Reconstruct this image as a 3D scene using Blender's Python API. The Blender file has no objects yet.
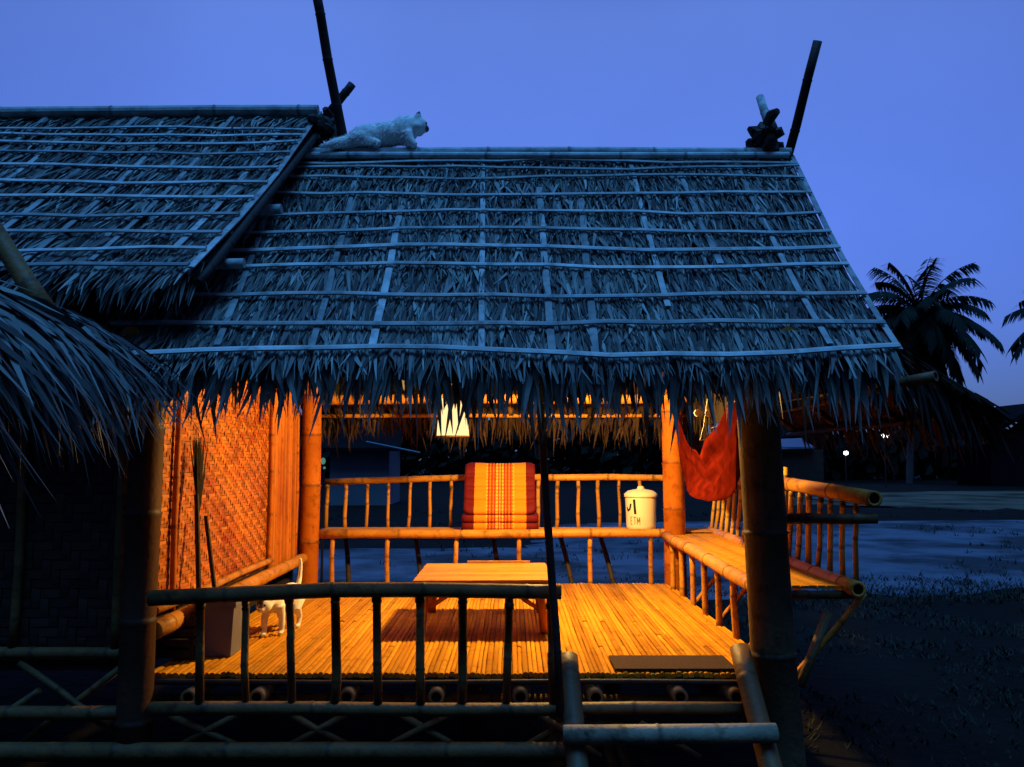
import bpy, math, random
from mathutils import Vector as V, Matrix, noise as mnoise

random.seed(11)
R = math.radians
sc = bpy.context.scene
COL = sc.collection

# ------------------------------------------------------------------ camera
F, CX, CY, PITCH, CAMZ = 830.0, 512.0, 383.5, R(5.3), 1.6
def at(px, py, Y):
    """point at distance Y (along the ground) whose direction is that of a pixel of the survey photo"""
    dx, dz = (px - CX) / F, -(py - CY) / F
    d = V((dx, math.cos(PITCH) - dz * math.sin(PITCH), math.sin(PITCH) + dz * math.cos(PITCH)))
    return V((0, 0, CAMZ)) + d * (Y / d.y)
cam = bpy.data.cameras.new('camera'); camo = bpy.data.objects.new('camera', cam); COL.objects.link(camo)
cam.sensor_width = 36; cam.lens = 36 * F / 1024; cam.clip_end = 2000; cam.clip_start = .05
camo.location = (0, 0, CAMZ); camo.rotation_euler = (R(90) + PITCH, 0, 0)
sc.camera = camo

# ------------------------------------------------------------------ materials
def nodes(name):
    m = bpy.data.materials.new(name); m.use_nodes = True
    nt = m.node_tree; nt.nodes.clear()
    return m, nt, nt.nodes, nt.links
def mat(name, c1, c2=None, c3=None, rough=.7, scale=6, stretch=(1, 1, 1), bump=.0, bscale=40, spec=.3, island=.0, objvar=.0, use_tone=True, trans=0, dirt=0):
    """c1/c2 mixed by noise, islands pull towards c3, multiplied by the mesh's own 'tone' attribute (knots, stains, old leaves)"""
    m, nt, N, L = nodes(name)
    out = N.new('ShaderNodeOutputMaterial'); b = N.new('ShaderNodeBsdfPrincipled')
    tc = N.new('ShaderNodeTexCoord'); mp = N.new('ShaderNodeMapping'); mp.inputs['Scale'].default_value = stretch
    L.new(tc.outputs['Object'], mp.inputs['Vector'])
    nz = N.new('ShaderNodeTexNoise'); nz.inputs['Scale'].default_value = scale; nz.inputs['Detail'].default_value = 6
    L.new(mp.outputs[0], nz.inputs['Vector'])
    rmp = N.new('ShaderNodeMapRange'); rmp.inputs[1].default_value = .32; rmp.inputs[2].default_value = .68
    L.new(nz.outputs['Fac'], rmp.inputs[0])
    mx = N.new('ShaderNodeMix'); mx.data_type = 'RGBA'
    mx.inputs[6].default_value = (*c1, 1); mx.inputs[7].default_value = (*(c2 or c1), 1)
    L.new(rmp.outputs[0], mx.inputs[0])
    col = mx.outputs[2]
    if island:
        g = N.new('ShaderNodeNewGeometry')
        p = N.new('ShaderNodeMath'); p.operation = 'POWER'; p.inputs[1].default_value = 1.6
        L.new(g.outputs['Random Per Island'], p.inputs[0])
        q = N.new('ShaderNodeMath'); q.operation = 'MULTIPLY'; q.inputs[1].default_value = island
        L.new(p.outputs[0], q.inputs[0])
        m2 = N.new('ShaderNodeMix'); m2.data_type = 'RGBA'; m2.inputs[7].default_value = (*(c3 or c1), 1)
        L.new(q.outputs[0], m2.inputs[0]); L.new(col, m2.inputs[6]); col = m2.outputs[2]
    if objvar:
        oi = N.new('ShaderNodeObjectInfo')
        r2 = N.new('ShaderNodeMapRange'); r2.inputs[3].default_value = 1 - objvar; r2.inputs[4].default_value = 1 + objvar * .5
        L.new(oi.outputs['Random'], r2.inputs[0])
        m3 = N.new('ShaderNodeMix'); m3.data_type = 'RGBA'; m3.blend_type = 'MULTIPLY'; m3.inputs[0].default_value = 1
        L.new(col, m3.inputs[6]); L.new(r2.outputs[0], m3.inputs[7]); col = m3.outputs[2]
    if dirt:
        nd = N.new('ShaderNodeTexNoise'); nd.inputs['Scale'].default_value = 13; nd.inputs['Detail'].default_value = 5; nd.inputs['Roughness'].default_value = .65
        L.new(tc.outputs['Object'], nd.inputs['Vector'])
        rd = N.new('ShaderNodeMapRange'); rd.inputs[1].default_value = .52; rd.inputs[2].default_value = .70; rd.inputs[3].default_value = 1; rd.inputs[4].default_value = 1 - dirt
        L.new(nd.outputs['Fac'], rd.inputs[0])
        md_ = N.new('ShaderNodeMix'); md_.data_type = 'RGBA'; md_.blend_type = 'MULTIPLY'; md_.inputs[0].default_value = 1
        L.new(col, md_.inputs[6]); L.new(rd.outputs[0], md_.inputs[7]); col = md_.outputs[2]
    if use_tone:
        a = N.new('ShaderNodeAttribute'); a.attribute_name = 'tone'
        m4 = N.new('ShaderNodeMix'); m4.data_type = 'RGBA'; m4.blend_type = 'MULTIPLY'; m4.inputs[0].default_value = 1
        L.new(col, m4.inputs[6]); L.new(a.outputs['Fac'], m4.inputs[7]); col = m4.outputs[2]
    L.new(col, b.inputs['Base Color'])
    b.inputs['Roughness'].default_value = rough; b.inputs['Specular IOR Level'].default_value = spec
    if bump:
        n2 = N.new('ShaderNodeTexNoise'); n2.inputs['Scale'].default_value = bscale; n2.inputs['Detail'].default_value = 4
        L.new(mp.outputs[0], n2.inputs['Vector'])
        bp = N.new('ShaderNodeBump'); bp.inputs['Strength'].default_value = bump; bp.inputs['Distance'].default_value = .01
        L.new(n2.outputs['Fac'], bp.inputs['Height']); L.new(bp.outputs[0], b.inputs['Normal'])
    sh = b.outputs[0]
    if trans:
        t = N.new('ShaderNodeBsdfTranslucent'); L.new(col, t.inputs['Color'])
        ms = N.new('ShaderNodeMixShader'); ms.inputs[0].default_value = trans
        L.new(b.outputs[0], ms.inputs[1]); L.new(t.outputs[0], ms.inputs[2]); sh = ms.outputs[0]
    L.new(sh, out.inputs['Surface'])
    return m
def glow(name, c, s):
    m, nt, N, L = nodes(name)
    out = N.new('ShaderNodeOutputMaterial'); e = N.new('ShaderNodeEmission')
    e.inputs[0].default_value = (*c, 1); e.inputs[1].default_value = s
    L.new(e.outputs[0], out.inputs[0]); return m

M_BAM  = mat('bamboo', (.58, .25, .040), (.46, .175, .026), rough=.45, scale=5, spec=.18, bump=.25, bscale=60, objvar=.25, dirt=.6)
M_PALE = mat('brightened_bamboo', (.74, .40, .075), (.62, .30, .05), rough=.45, scale=5, spec=.18, bump=.25, bscale=60, objvar=.2, dirt=.4)  # lighter copy of the bamboo, makes up for weak lamplight on the balusters
M_OLD = mat('shaded_weathered_bamboo', (.20, .10, .030), (.115, .06, .02), rough=.6, scale=7, bump=.35, bscale=50, objvar=.3, dirt=.6)  # weathered culms, also darkened so the veranda front reads as in shade
M_POST = mat('thick_shaded_bamboo', (.115, .075, .035), (.07, .05, .027), rough=.55, scale=5, dirt=.6, bump=.3, bscale=45)  # shade on the camera side of the post is put into this base colour
M_LPOST = mat('shaded_left_post', (.085, .034, .016), (.05, .022, .013), rough=.6, scale=5, bump=.3, bscale=45)  # left front post, its shade painted in as a darker base
M_RPOST = mat('red_brown_bamboo', (.52, .145, .014), (.40, .10, .010), rough=.5, scale=5, spec=.15, dirt=.55, bump=.25, bscale=45)
M_RUNG = mat('worn_rung_bamboo', (.27, .23, .15), (.17, .14, .09), rough=.6, scale=7, dirt=.7, bump=.35, bscale=50)
M_LADR = mat('brown_bamboo', (.17, .075, .022), (.11, .05, .018), rough=.55, scale=5, bump=.3, bscale=45)
M_LATH = mat('grey_split_bamboo', (.56, .60, .58), (.33, .35, .345), rough=.65, scale=9, bump=.3, bscale=60, objvar=.45, dirt=.5, spec=.15)
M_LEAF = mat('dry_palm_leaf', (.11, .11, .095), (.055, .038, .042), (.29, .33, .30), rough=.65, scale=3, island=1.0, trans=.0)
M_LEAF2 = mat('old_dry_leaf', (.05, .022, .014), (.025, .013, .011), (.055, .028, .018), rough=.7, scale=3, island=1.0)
M_UNDER = mat('dark_thatch', (.052, .028, .014), (.025, .014, .008), rough=.9, scale=8, bump=.6, bscale=30)  # thatch undersides, a very dark brown
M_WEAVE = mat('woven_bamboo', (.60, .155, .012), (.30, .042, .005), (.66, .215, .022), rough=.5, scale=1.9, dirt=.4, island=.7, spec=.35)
M_WEAVED = mat('shaded_woven_bamboo', (.035, .016, .012), (.02, .011, .009), (.055, .028, .017), rough=.6, scale=3, island=.7)  # dark copy of the wall weave, eave shade of the front wall in its colour
M_DECK = mat('deck_bamboo', (.62, .262, .017), (.48, .18, .011), (.68, .31, .024), rough=.6, scale=4, stretch=(3, .6, 1), island=.7, spec=.02, dirt=.4)
M_TABLE = mat('table_bamboo', (.46, .19, .020), (.36, .135, .014), (.52, .23, .03), rough=.55, scale=4, stretch=(.6, 3, 1), island=.7, spec=.1, dirt=.3)
M_DARK = mat('dark_wood', (.035, .022, .016), (.02, .014, .012), rough=.7, scale=6, bump=.3)
M_HOLE = mat('bamboo_hollow', (.03, .018, .012), rough=.9, use_tone=False)
M_WHITE = mat('cream_plastic', (.80, .72, .56), (.74, .66, .50), rough=.4, scale=3)
M_BIN = mat('pale_plastic', (.18, .18, .23), (.13, .13, .17), rough=.45, scale=5)
M_INK = mat('black_ink', (.02, .012, .012), rough=.6, use_tone=False)
M_INK2 = mat('faded_ink', (.22, .13, .06), rough=.6, use_tone=False)
M_PAPER = mat('cream_cloth', (.88, .80, .62), (.82, .74, .55), rough=.8, scale=4, trans=.3)
M_RED = mat('red_hammock_cloth', (.18, .013, .005), (.10, .007, .004), rough=.9, spec=.0, scale=7, bump=.4, bscale=70, trans=.25)
M_ROPE = mat('pale_rope', (.6, .5, .38), rough=.9)
M_FUR = mat('white_fur', (.90, .88, .83), (.84, .82, .77), rough=.95, scale=14, spec=.1)
M_SKIN = mat('pink_nose', (.35, .14, .12), rough=.6, use_tone=False)
M_EYE = mat('dark_eye', (.02, .02, .02), rough=.15, use_tone=False)
M_TRUNK = mat('palm_trunk_bark', (.16, .15, .14), (.09, .085, .08), rough=.9, scale=4)
M_FROND = mat('palm_frond', (.018, .026, .02), (.012, .018, .014), rough=.8, spec=.05, scale=1)
M_TREE = mat('far_tree_leaf', (.010, .012, .010), (.006, .007, .006), (.016, .018, .014), rough=.9, spec=.03, scale=.5, island=.7)
M_GRASS = mat('dark_grass', (.009, .015, .006), (.006, .010, .004), (.016, .019, .009), rough=.8, scale=1, island=.7)
M_WALLB = mat('pale_painted_wall', (.17, .20, .22), (.12, .14, .17), rough=.8, scale=.8)
M_TIN = mat('blue_sheet_metal', (.08, .10, .15), (.06, .075, .12), rough=.4, scale=1)
M_DROOF = mat('dark_roofing', (.010, .009, .010), (.007, .006, .007), rough=.9, spec=.03, scale=2)
M_MAT = mat('brown_coir', (.06, .026, .014), (.04, .018, .011), rough=.95, scale=60, bump=.6, bscale=200)
M_BULB = glow('bulb_glow', (1, .72, .32), 25)
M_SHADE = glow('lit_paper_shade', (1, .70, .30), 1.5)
M_WLAMP = glow('white_lamp_glow', (.95, .97, 1), 8)
M_GLAMP = glow('green_lamp_glow', (.2, .6, .45), .35)

def cushion_mat():
    m, nt, N, L = nodes('striped_cushion_cloth')
    out = N.new('ShaderNodeOutputMaterial'); b = N.new('ShaderNodeBsdfPrincipled'); L.new(b.outputs[0], out.inputs[0])
    tc = N.new('ShaderNodeTexCoord'); sx = N.new('ShaderNodeSeparateXYZ'); L.new(tc.outputs['Object'], sx.inputs[0])
    mr = N.new('ShaderNodeMapRange'); mr.inputs[1].default_value = -.31; mr.inputs[2].default_value = .31
    L.new(sx.outputs[0], mr.inputs[0])
    cr = N.new('ShaderNodeValToRGB'); cr.color_ramp.interpolation = 'CONSTANT'
    red, org, deep, yel = (.12, .003, .007), (.74, .20, .008), (.34, .035, .008), (.84, .36, .04)
    stops = [(0, red), (.15, org), (.31, yel), (.33, deep), (.355, org), (.375, deep), (.40, org), (.415, deep), (.44, yel), (.47, deep),
             (.485, yel), (.505, deep), (.52, yel), (.545, deep), (.57, org), (.585, deep), (.61, org), (.63, deep), (.655, org), (.67, yel), (.69, org), (.85, red)]
    e = cr.color_ramp.elements
    while len(e) < len(stops): e.new(.5)
    for el, (p, c) in zip(e, stops): el.position = p; el.color = (*c, 1)
    L.new(mr.outputs[0], cr.inputs[0])
    # woven cross bands, only in the middle field
    wv = N.new('ShaderNodeTexWave'); wv.wave_type = 'BANDS'; wv.bands_direction = 'Z'; wv.inputs['Scale'].default_value = 11; wv.inputs['Distortion'].default_value = .6
    L.new(tc.outputs['Object'], wv.inputs['Vector'])
    ab = N.new('ShaderNodeMath'); ab.operation = 'ABSOLUTE'; L.new(sx.outputs[0], ab.inputs[0])
    lt = N.new('ShaderNodeMath'); lt.operation = 'LESS_THAN'; lt.inputs[1].default_value = .115; L.new(ab.outputs[0], lt.inputs[0])
    gt = N.new('ShaderNodeMath'); gt.operation = 'GREATER_THAN'; gt.inputs[1].default_value = .62; L.new(wv.outputs['Fac'], gt.inputs[0])
    ml = N.new('ShaderNodeMath'); ml.operation = 'MULTIPLY'; L.new(lt.outputs[0], ml.inputs[0]); L.new(gt.outputs[0], ml.inputs[1])
    m5 = N.new('ShaderNodeMath'); m5.operation = 'MULTIPLY'; m5.inputs[1].default_value = .5; L.new(ml.outputs[0], m5.inputs[0])
    mx = N.new('ShaderNodeMix'); mx.data_type = 'RGBA'; mx.inputs[7].default_value = (*deep, 1)
    L.new(m5.outputs[0], mx.inputs[0]); L.new(cr.outputs[0], mx.inputs[6])
    L.new(mx.outputs[2], b.inputs['Base Color']); b.inputs['Roughness'].default_value = .75; b.inputs['Specular IOR Level'].default_value = .2
    nz = N.new('ShaderNodeTexNoise'); nz.inputs['Scale'].default_value = 90
    bp = N.new('ShaderNodeBump'); bp.inputs['Strength'].default_value = .3; bp.inputs['Distance'].default_value = .005
    L.new(tc.outputs['Object'], nz.inputs['Vector']); L.new(nz.outputs['Fac'], bp.inputs['Height']); L.new(bp.outputs[0], b.inputs['Normal'])
    return m
M_CUSH = cushion_mat()

def ground_mat(name, cols, scale, rough=(.9, .9), bump=.5, bscale=8, lo=.4, hi=.6, spec=.04):
    m, nt, N, L = nodes(name)
    out = N.new('ShaderNodeOutputMaterial'); b = N.new('ShaderNodeBsdfPrincipled'); L.new(b.outputs[0], out.inputs[0])
    tc = N.new('ShaderNodeTexCoord')
    nz = N.new('ShaderNodeTexNoise'); nz.inputs['Scale'].default_value = scale; nz.inputs['Detail'].default_value = 8; nz.inputs['Roughness'].default_value = .62
    L.new(tc.outputs['Object'], nz.inputs['Vector'])
    mr = N.new('ShaderNodeMapRange'); mr.inputs[1].default_value = lo; mr.inputs[2].default_value = hi; L.new(nz.outputs['Fac'], mr.inputs[0])
    mx = N.new('ShaderNodeMix'); mx.data_type = 'RGBA'; mx.inputs[6].default_value = (*cols[0], 1); mx.inputs[7].default_value = (*cols[1], 1)
    L.new(mr.outputs[0], mx.inputs[0]); L.new(mx.outputs[2], b.inputs['Base Color'])
    rr = N.new('ShaderNodeMapRange'); rr.inputs[3].default_value = rough[0]; rr.inputs[4].default_value = rough[1]
    L.new(mr.outputs[0], rr.inputs[0]); L.new(rr.outputs[0], b.inputs['Roughness']); b.inputs['Specular IOR Level'].default_value = spec
    n2 = N.new('ShaderNodeTexNoise'); n2.inputs['Scale'].default_value = bscale; n2.inputs['Detail'].default_value = 8
    L.new(tc.outputs['Object'], n2.inputs['Vector'])
    bp = N.new('ShaderNodeBump'); bp.inputs['Strength'].default_value = bump; bp.inputs['Distance'].default_value = .05
    L.new(n2.outputs['Fac'], bp.inputs['Height']); L.new(bp.outputs[0], b.inputs['Normal'])
    return m
M_GROUND = ground_mat('dark_soil', ((.004, .005, .003), (.009, .008, .006)), .6)
M_PAVE = ground_mat('worn_concrete', ((.025, .03, .035), (.085, .105, .14)), .42, rough=(.9, .7), bump=.25, lo=.43, hi=.58, spec=.1)
M_SAND = ground_mat('pale_sand', ((.012, .012, .009), (.12, .09, .06)), .3, lo=.36, hi=.56)

# ------------------------------------------------------------------ mesh builder
class MB:
    def __init__(s): s.v, s.f, s.t, s.m = [], [], [], []
    def vert(s, p, t=1.0): s.v.append(tuple(p)); s.t.append(t); return len(s.v) - 1
    def face(s, idx, m=0): s.f.append(tuple(idx)); s.m.append(m)
    def build(s, name, mats, parent=None, origin=None, smooth=False, rotz=0):
        me = bpy.data.meshes.new(name)
        o0 = V(origin) if origin is not None else V((0, 0, 0))
        if rotz:
            mm = Matrix.Rotation(-rotz, 3, 'Z'); vs = [tuple(mm @ (V(p) - o0)) for p in s.v]
        else: vs = [tuple(V(p) - o0) for p in s.v]
        me.from_pydata(vs, [], s.f)
        a = me.attributes.new('tone', 'FLOAT', 'POINT'); a.data.foreach_set('value', s.t)
        if not isinstance(mats, (list, tuple)): mats = [mats]
        for m in mats: me.materials.append(m)
        me.polygons.foreach_set('material_index', s.m)
        if smooth: me.polygons.foreach_set('use_smooth', [True] * len(s.f))
        me.update()
        o = bpy.data.objects.new(name, me); COL.objects.link(o)
        o.location = o0
        if rotz: o.rotation_euler.z = rotz
        if parent is not None:
            bpy.context.view_layer.update()
            o.parent = parent; o.matrix_parent_inverse = parent.matrix_world.inverted()
        return o
    def tube(s, pts, rads, n=8, tones=None, cap=(True, True), hollow=(False, False), m=0, flat=1.0, up=None):
        pts = [V(p) for p in pts]; rings = []
        for i, p in enumerate(pts):
            d = (pts[min(i + 1, len(pts) - 1)] - pts[max(i - 1, 0)]).normalized()
            if up is not None: a = V(up) - d * d.dot(V(up)); a.normalize()
            else:
                a = d.orthogonal() if i == 0 else (pa - d * d.dot(pa)); a.normalize()
            pa = a; b = d.cross(a)
            r = rads[i] if hasattr(rads, '__len__') else rads
            t = tones[i] if tones else 1.0
            rings.append([s.vert(p + (a * math.cos(k * 2 * math.pi / n) * flat + b * math.sin(k * 2 * math.pi / n)) * r, t) for k in range(n)])
        for i in range(len(rings) - 1):
            for k in range(n):
                s.face((rings[i][k], rings[i][(k + 1) % n], rings[i + 1][(k + 1) % n], rings[i + 1][k]), m)
        for e, ring, p, q in ((0, rings[0], pts[0], pts[1]), (1, rings[-1], pts[-1], pts[-2])):
            if not cap[e]: continue
            if hollow[e]:
                c = p; inn = [s.vert(c + (V(s.v[i]) - c) * .62, 1.15) for i in ring]
                deep = [s.vert(V(s.v[i]) + (q - p).normalized() * .05, .5) for i in inn]
                for k in range(n):
                    k2 = (k + 1) % n
                    fa = (ring[k], inn[k], inn[k2], ring[k2]); fb = (inn[k], deep[k], deep[k2], inn[k2])
                    if e: fa, fb = fa[::-1], fb[::-1]
                    s.face(fa, m); s.face(fb, 1)
                s.face(deep if e else deep[::-1], 1)
            else:
                s.face(ring[::-1] if e == 0 else ring, m)
    def bamboo(s, p0, p1, r, n=12, node=.3, bow=0, taper=.92, hollow=(False, False), jit=.004, lash=False):
        p0, p1 = V(p0), V(p1); Ln = (p1 - p0).length; d = (p1 - p0) / Ln
        side = V((random.uniform(-1, 1), random.uniform(-1, 1), random.uniform(-1, 1))); side = (side - d * side.dot(d)).normalized()
        bowv = V((0, 0, bow))
        st = [(0, 1, 1)]; x = random.uniform(.3, 1) * node
        while x < Ln - .03:
            st += [(x - .016, 1.0, 1), (x - .005, 1.10, .45), (x + .004, .97, .6), (x + .018, 1.0, 1.12)]
            x += node * random.uniform(.8, 1.25)
        if lash: st += [(Ln - .075, 1, 1), (Ln - .074, 1.22, .35), (Ln - .05, 1.22, .3), (Ln - .049, 1, 1)]
        st.append((Ln, 1, 1)); st = [q for q in st if 0 <= q[0] <= Ln]; st.sort()
        pts, rr, tt = [], [], []
        for x, k, t in st:
            u = x / Ln
            pts.append(p0 + d * x + bowv * math.sin(math.pi * u) + side * jit * math.sin(u * 9 + r * 100))
            rr.append(r * k * (1 + (taper - 1) * u)); tt.append(t)
        s.tube(pts, rr, n, tt, hollow=hollow)
    def box(s, c, size, rot=None, t=1.0, m=0):
        c = V(c); h = V(size) / 2; q = []
        for sx in (-1, 1):
            for sy in (-1, 1):
                for sz in (-1, 1):
                    p = V((sx * h.x, sy * h.y, sz * h.z))
                    if rot: p = rot @ p
                    q.append(s.vert(c + p, t))
        for f in ((0, 1, 3, 2), (4, 6, 7, 5), (0, 4, 5, 1), (2, 3, 7, 6), (0, 2, 6, 4), (1, 5, 7, 3)): s.face([q[i] for i in f], m)
    def beam(s, p0, p1, w, h, t=1.0, m=0, up=(0, 0, 1)):
        p0, p1 = V(p0), V(p1); d = (p1 - p0).normalized(); u = V(up); a = d.cross(u).normalized(); b = a.cross(d)
        q = []
        for p in (p0, p1):
            for sa, sb in ((-1, -1), (1, -1), (1, 1), (-1, 1)): q.append(s.vert(p + a * sa * w / 2 + b * sb * h / 2, t))
        for f in ((3, 2, 1, 0), (4, 5, 6, 7), (0, 1, 5, 4), (1, 2, 6, 5), (2, 3, 7, 6), (3, 0, 4, 7)): s.face([q[i] for i in f], m)
    def blade(s, base, D, W, Nn, ln, w, lift=.01, droop=0, t=1.0, tip=.15, bend=0):
        base = V(base); seg = 3; prev = None
        for i in range(seg + 1):
            u = i / seg
            p = base + D * ln * u + Nn * lift * math.sin(u * 2.2) + V((0, 0, -droop * u * u)) + W * bend * u * u
            ww = w * (1 - (1 - tip) * max(0, (u - .35) / .65) ** 1.2) * (.75 + .25 * min(1, u * 3)) * .5
            a, b = s.vert(p - W * ww, t * (.9 + .2 * u)), s.vert(p + W * ww, t * (.9 + .2 * u))
            if prev: s.face((prev[0], prev[1], b, a))
            prev = (a, b)

def empty(name, label, cat, loc, group=None):
    o = bpy.data.objects.new(name, None); COL.objects.link(o); o.location = loc; o.empty_display_size = .2
    o['label'] = label; o['category'] = cat
    if group: o['group'] = group
    bpy.context.view_layer.update()
    return o
def tag(o, label, cat, group=None):
    o['label'] = label; o['category'] = cat
    if group: o['group'] = group
    return o
def kind(o, k): o['kind'] = k; return o
BH = lambda m: [m, M_HOLE]
def pole(name, p0, p1, r, mat_, parent, **k):
    b = MB(); b.bamboo(p0, p1, r, **k)
    return b.build(name, BH(mat_), parent, origin=p0, smooth=False)
def smooth_pole(name, p0, p1, r, mat_, parent, **k):
    o = pole(name, p0, p1, r, mat_, parent, **k)
    o.data.polygons.foreach_set('use_smooth', [len(p.vertices) == 4 for p in o.data.polygons]); return o
pole_ = smooth_pole

# ------------------------------------------------------------------ thatch
class Slope:
    """a roof slope: ridge line A->B, eave line C->D, both left to right"""
    def __init__(s, A, B, C, D, sag=.02):
        s.A, s.B, s.C, s.D, s.sag = V(A), V(B), V(C), V(D), sag
        s.N = (s.C - s.A).cross(s.B - s.A).normalized()
        if s.N.z < 0: s.N.negate()
    def P(s, u, t, n=0):
        a, b = s.A.lerp(s.B, u), s.C.lerp(s.D, u)
        return a.lerp(b, t) + s.N * n - V((0, 0, s.sag * math.sin(math.pi * t) + .012 * math.sin(u * 7 + t * 3) * t))
    def down(s, u): return (s.C.lerp(s.D, u) - s.A.lerp(s.B, u)).normalized()
    @property
    def W(s): return max((s.B - s.A).length, (s.D - s.C).length)
    @property
    def H(s): return (s.C.lerp(s.D, .5) - s.A.lerp(s.B, .5)).length

def slab(mb, S, th=.05, nu=14, nt=8, m=0):
    g = [[mb.vert(S.P(i / nu, j / nt, 0)) for j in range(nt + 1)] for i in range(nu + 1)]
    h = [[mb.vert(S.P(i / nu, j / nt, -th)) for j in range(nt + 1)] for i in range(nu + 1)]
    for i in range(nu):
        for j in range(nt):
            mb.face((g[i][j], g[i][j + 1], g[i + 1][j + 1], g[i + 1][j]), m); mb.face((h[i][j], h[i + 1][j], h[i + 1][j + 1], h[i][j + 1]), m)
    for i in range(nu):
        for j in (0, nt): mb.face((g[i][j], g[i + 1][j], h[i + 1][j], h[i][j]), m)
    for j in range(nt):
        for i in (0, nu): mb.face((g[i][j], g[i][j + 1], h[i][j + 1], h[i][j]), m)

def thatch(S, rows, per_m, seed, wid=(.014, .036), ln=(.2, .42), skew=0.0):
    rnd = random.Random(seed); mb = MB()
    for r in range(rows + 1):
        t0 = r / rows * .97
        n = int(S.W * per_m)
        for k in range(n):
            u = min(1, max(0, (k + rnd.uniform(-.6, 1.6)) / n)); t = max(0, t0 + rnd.uniform(-.04, .02))
            D = S.down(u); L = (S.B - S.A).normalized()
            a = rnd.gauss(skew, .115) + .12 * mnoise.noise(V((u * 8, t * 5, seed)))
            if u > .95: u = min(u, .992); a = -abs(a) * .4
            d = (D * math.cos(a) + L * math.sin(a)).normalized()
            Wd = d.cross(S.N).normalized(); tw = rnd.gauss(0, .45); Wd = (Wd * math.cos(tw) + S.N * math.sin(tw)).normalized()
            l = rnd.uniform(*ln) * rnd.choice((.7, .9, 1, 1.1, 1.4)); l = min(l, (1.06 - t) * S.H + .04)
            dark = rnd.random()
            tone = (.2 if dark < .22 else rnd.uniform(.45, .85) if dark < .55 else rnd.uniform(.85, 1.25))
            mb.blade(S.P(u, t, rnd.uniform(.004, .022)), d, Wd, S.N, l, rnd.uniform(*wid) * rnd.choice((.35, .7, 1, 1, 1.5)), rnd.uniform(.004, .022), 0, tone, bend=rnd.gauss(0, .022), tip=rnd.choice((.05, .1, .25)))
    return mb
def fringe(mb, S, per_m, seed, ln=(.10, .34), wid=(.016, .04), layers=3, dens=None, down=.55, t0=.99):
    rnd = random.Random(seed)
    for q in range(layers):
        n = int((S.D - S.C).length * per_m)
        for k in range(n):
            u = (k + rnd.uniform(-.7, 1.7)) / n
            u = min(1.0, max(0.0, u)); D = S.down(u); L = (S.D - S.C).normalized()
            a = rnd.gauss(0, .17)
            d = (D * (1 - down) + V((0, 0, -1)) * down + L * a).normalized()
            Wd = L - d * L.dot(d); Wd.normalize(); side = d.cross(Wd); tw = rnd.gauss(0, .5); Wd = Wd * math.cos(tw) + side * math.sin(tw)
            big = rnd.random()
            l = rnd.uniform(*ln) * (1.5 if big > .93 else 1) * (.82 + .35 * mnoise.noise(V((u * 9, seed, 0))))
            mb.blade(S.P(u, t0 - rnd.uniform(0, .07), rnd.uniform(-.035, .02)), d, Wd, S.N, l + .1, rnd.uniform(*wid), rnd.uniform(-.02, .03), rnd.uniform(0, .06),
                     .3 if rnd.random() < .2 else rnd.uniform(.55, 1.15), tip=.04)
def verge_blades(mb, S, u0, seed, n=90, ln=(.08, .2), sgn=1):
    rnd = random.Random(seed); L = (S.D - S.C).normalized() * sgn
    for k in range(n):
        t = rnd.uniform(.0, 1.0); D = S.down(u0)
        d = (D * rnd.uniform(.5, 1) + L * rnd.uniform(.15, .7) + V((0, 0, -rnd.uniform(.1, .5)))).normalized()
        Wd = d.cross(S.N).normalized()
        mb.blade(S.P(u0, t, rnd.uniform(-.04, .01)) - L * .05, d, Wd, S.N, rnd.uniform(*ln), rnd.uniform(.014, .03), .01, .02, rnd.uniform(.2, .9), tip=.05)

def lath(mb, pts, w, th, up, tones=None):
    pts = [V(p) for p in pts]
    mb.tube(pts, w / 2, 6, tones, flat=th / w, up=up)
def roof_laths(S, parent, ts, us, seed, w=.032, uend=(0, 1), tmax=1.0, tmin=.0):
    rnd = random.Random(seed)
    for t in ts:
        mb = MB(); n = 14; ph = rnd.uniform(0, 6)
        pts = [S.P(uend[0] + (uend[1] - uend[0]) * i / n, t + .009 * math.sin(i * .6 + ph) + rnd.uniform(-.004, .004), .052 + rnd.uniform(-.003, .004)) for i in range(n + 1)]
        lath(mb, pts, w * rnd.uniform(.85, 1.15), .014, S.N, [rnd.uniform(.75, 1.1) for _ in pts])
        mb.build('batten', M_LATH, parent, origin=pts[0])
    for (u, ta, tb, du) in us:
        mb = MB(); n = 7
        pts = [S.P(u + du * i / n + rnd.uniform(-.001, .001), ta + (tb - ta) * i / n + .004 * math.sin(i * 1.7), .033) for i in range(n + 1)]
        lath(mb, pts, w * rnd.uniform(.95, 1.3), .010, S.N, [rnd.uniform(.55, 1.05) for _ in pts])
        mb.build('batten', M_LATH, parent, origin=pts[0])

# ------------------------------------------------------------------ SETTING: ground, pavement, sand
def sheet(name, pts, z, m):
    mb = MB(); idx = [mb.vert((p[0], p[1], z)) for p in pts]; mb.face(idx); return kind(mb.build(name, m), 'structure')
sheet('ground', [(-600, -300), (600, -300), (600, 900), (-600, 900)], 0, M_GROUND)
def wob(pts, amp, n=10, seed=1):
    rnd = random.Random(seed); out = []
    for i in range(len(pts)):
        a, b = V((*pts[i], 0)), V((*pts[(i + 1) % len(pts)], 0))
        for k in range(n):
            p = a.lerp(b, k / n); out.append((p.x + rnd.uniform(-amp, amp), p.y + rnd.uniform(-amp, amp)))
    return out
sheet('pavement', wob([(-9, 10.2), (3.5, 9.8), (7.2, 10.6), (11, 11.5), (26, 13), (30, 22), (12, 22.5), (4, 22), (1.2, 21), (.4, 15.5), (-10, 15)], .28, 14, 3), .005, M_PAVE)
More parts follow.
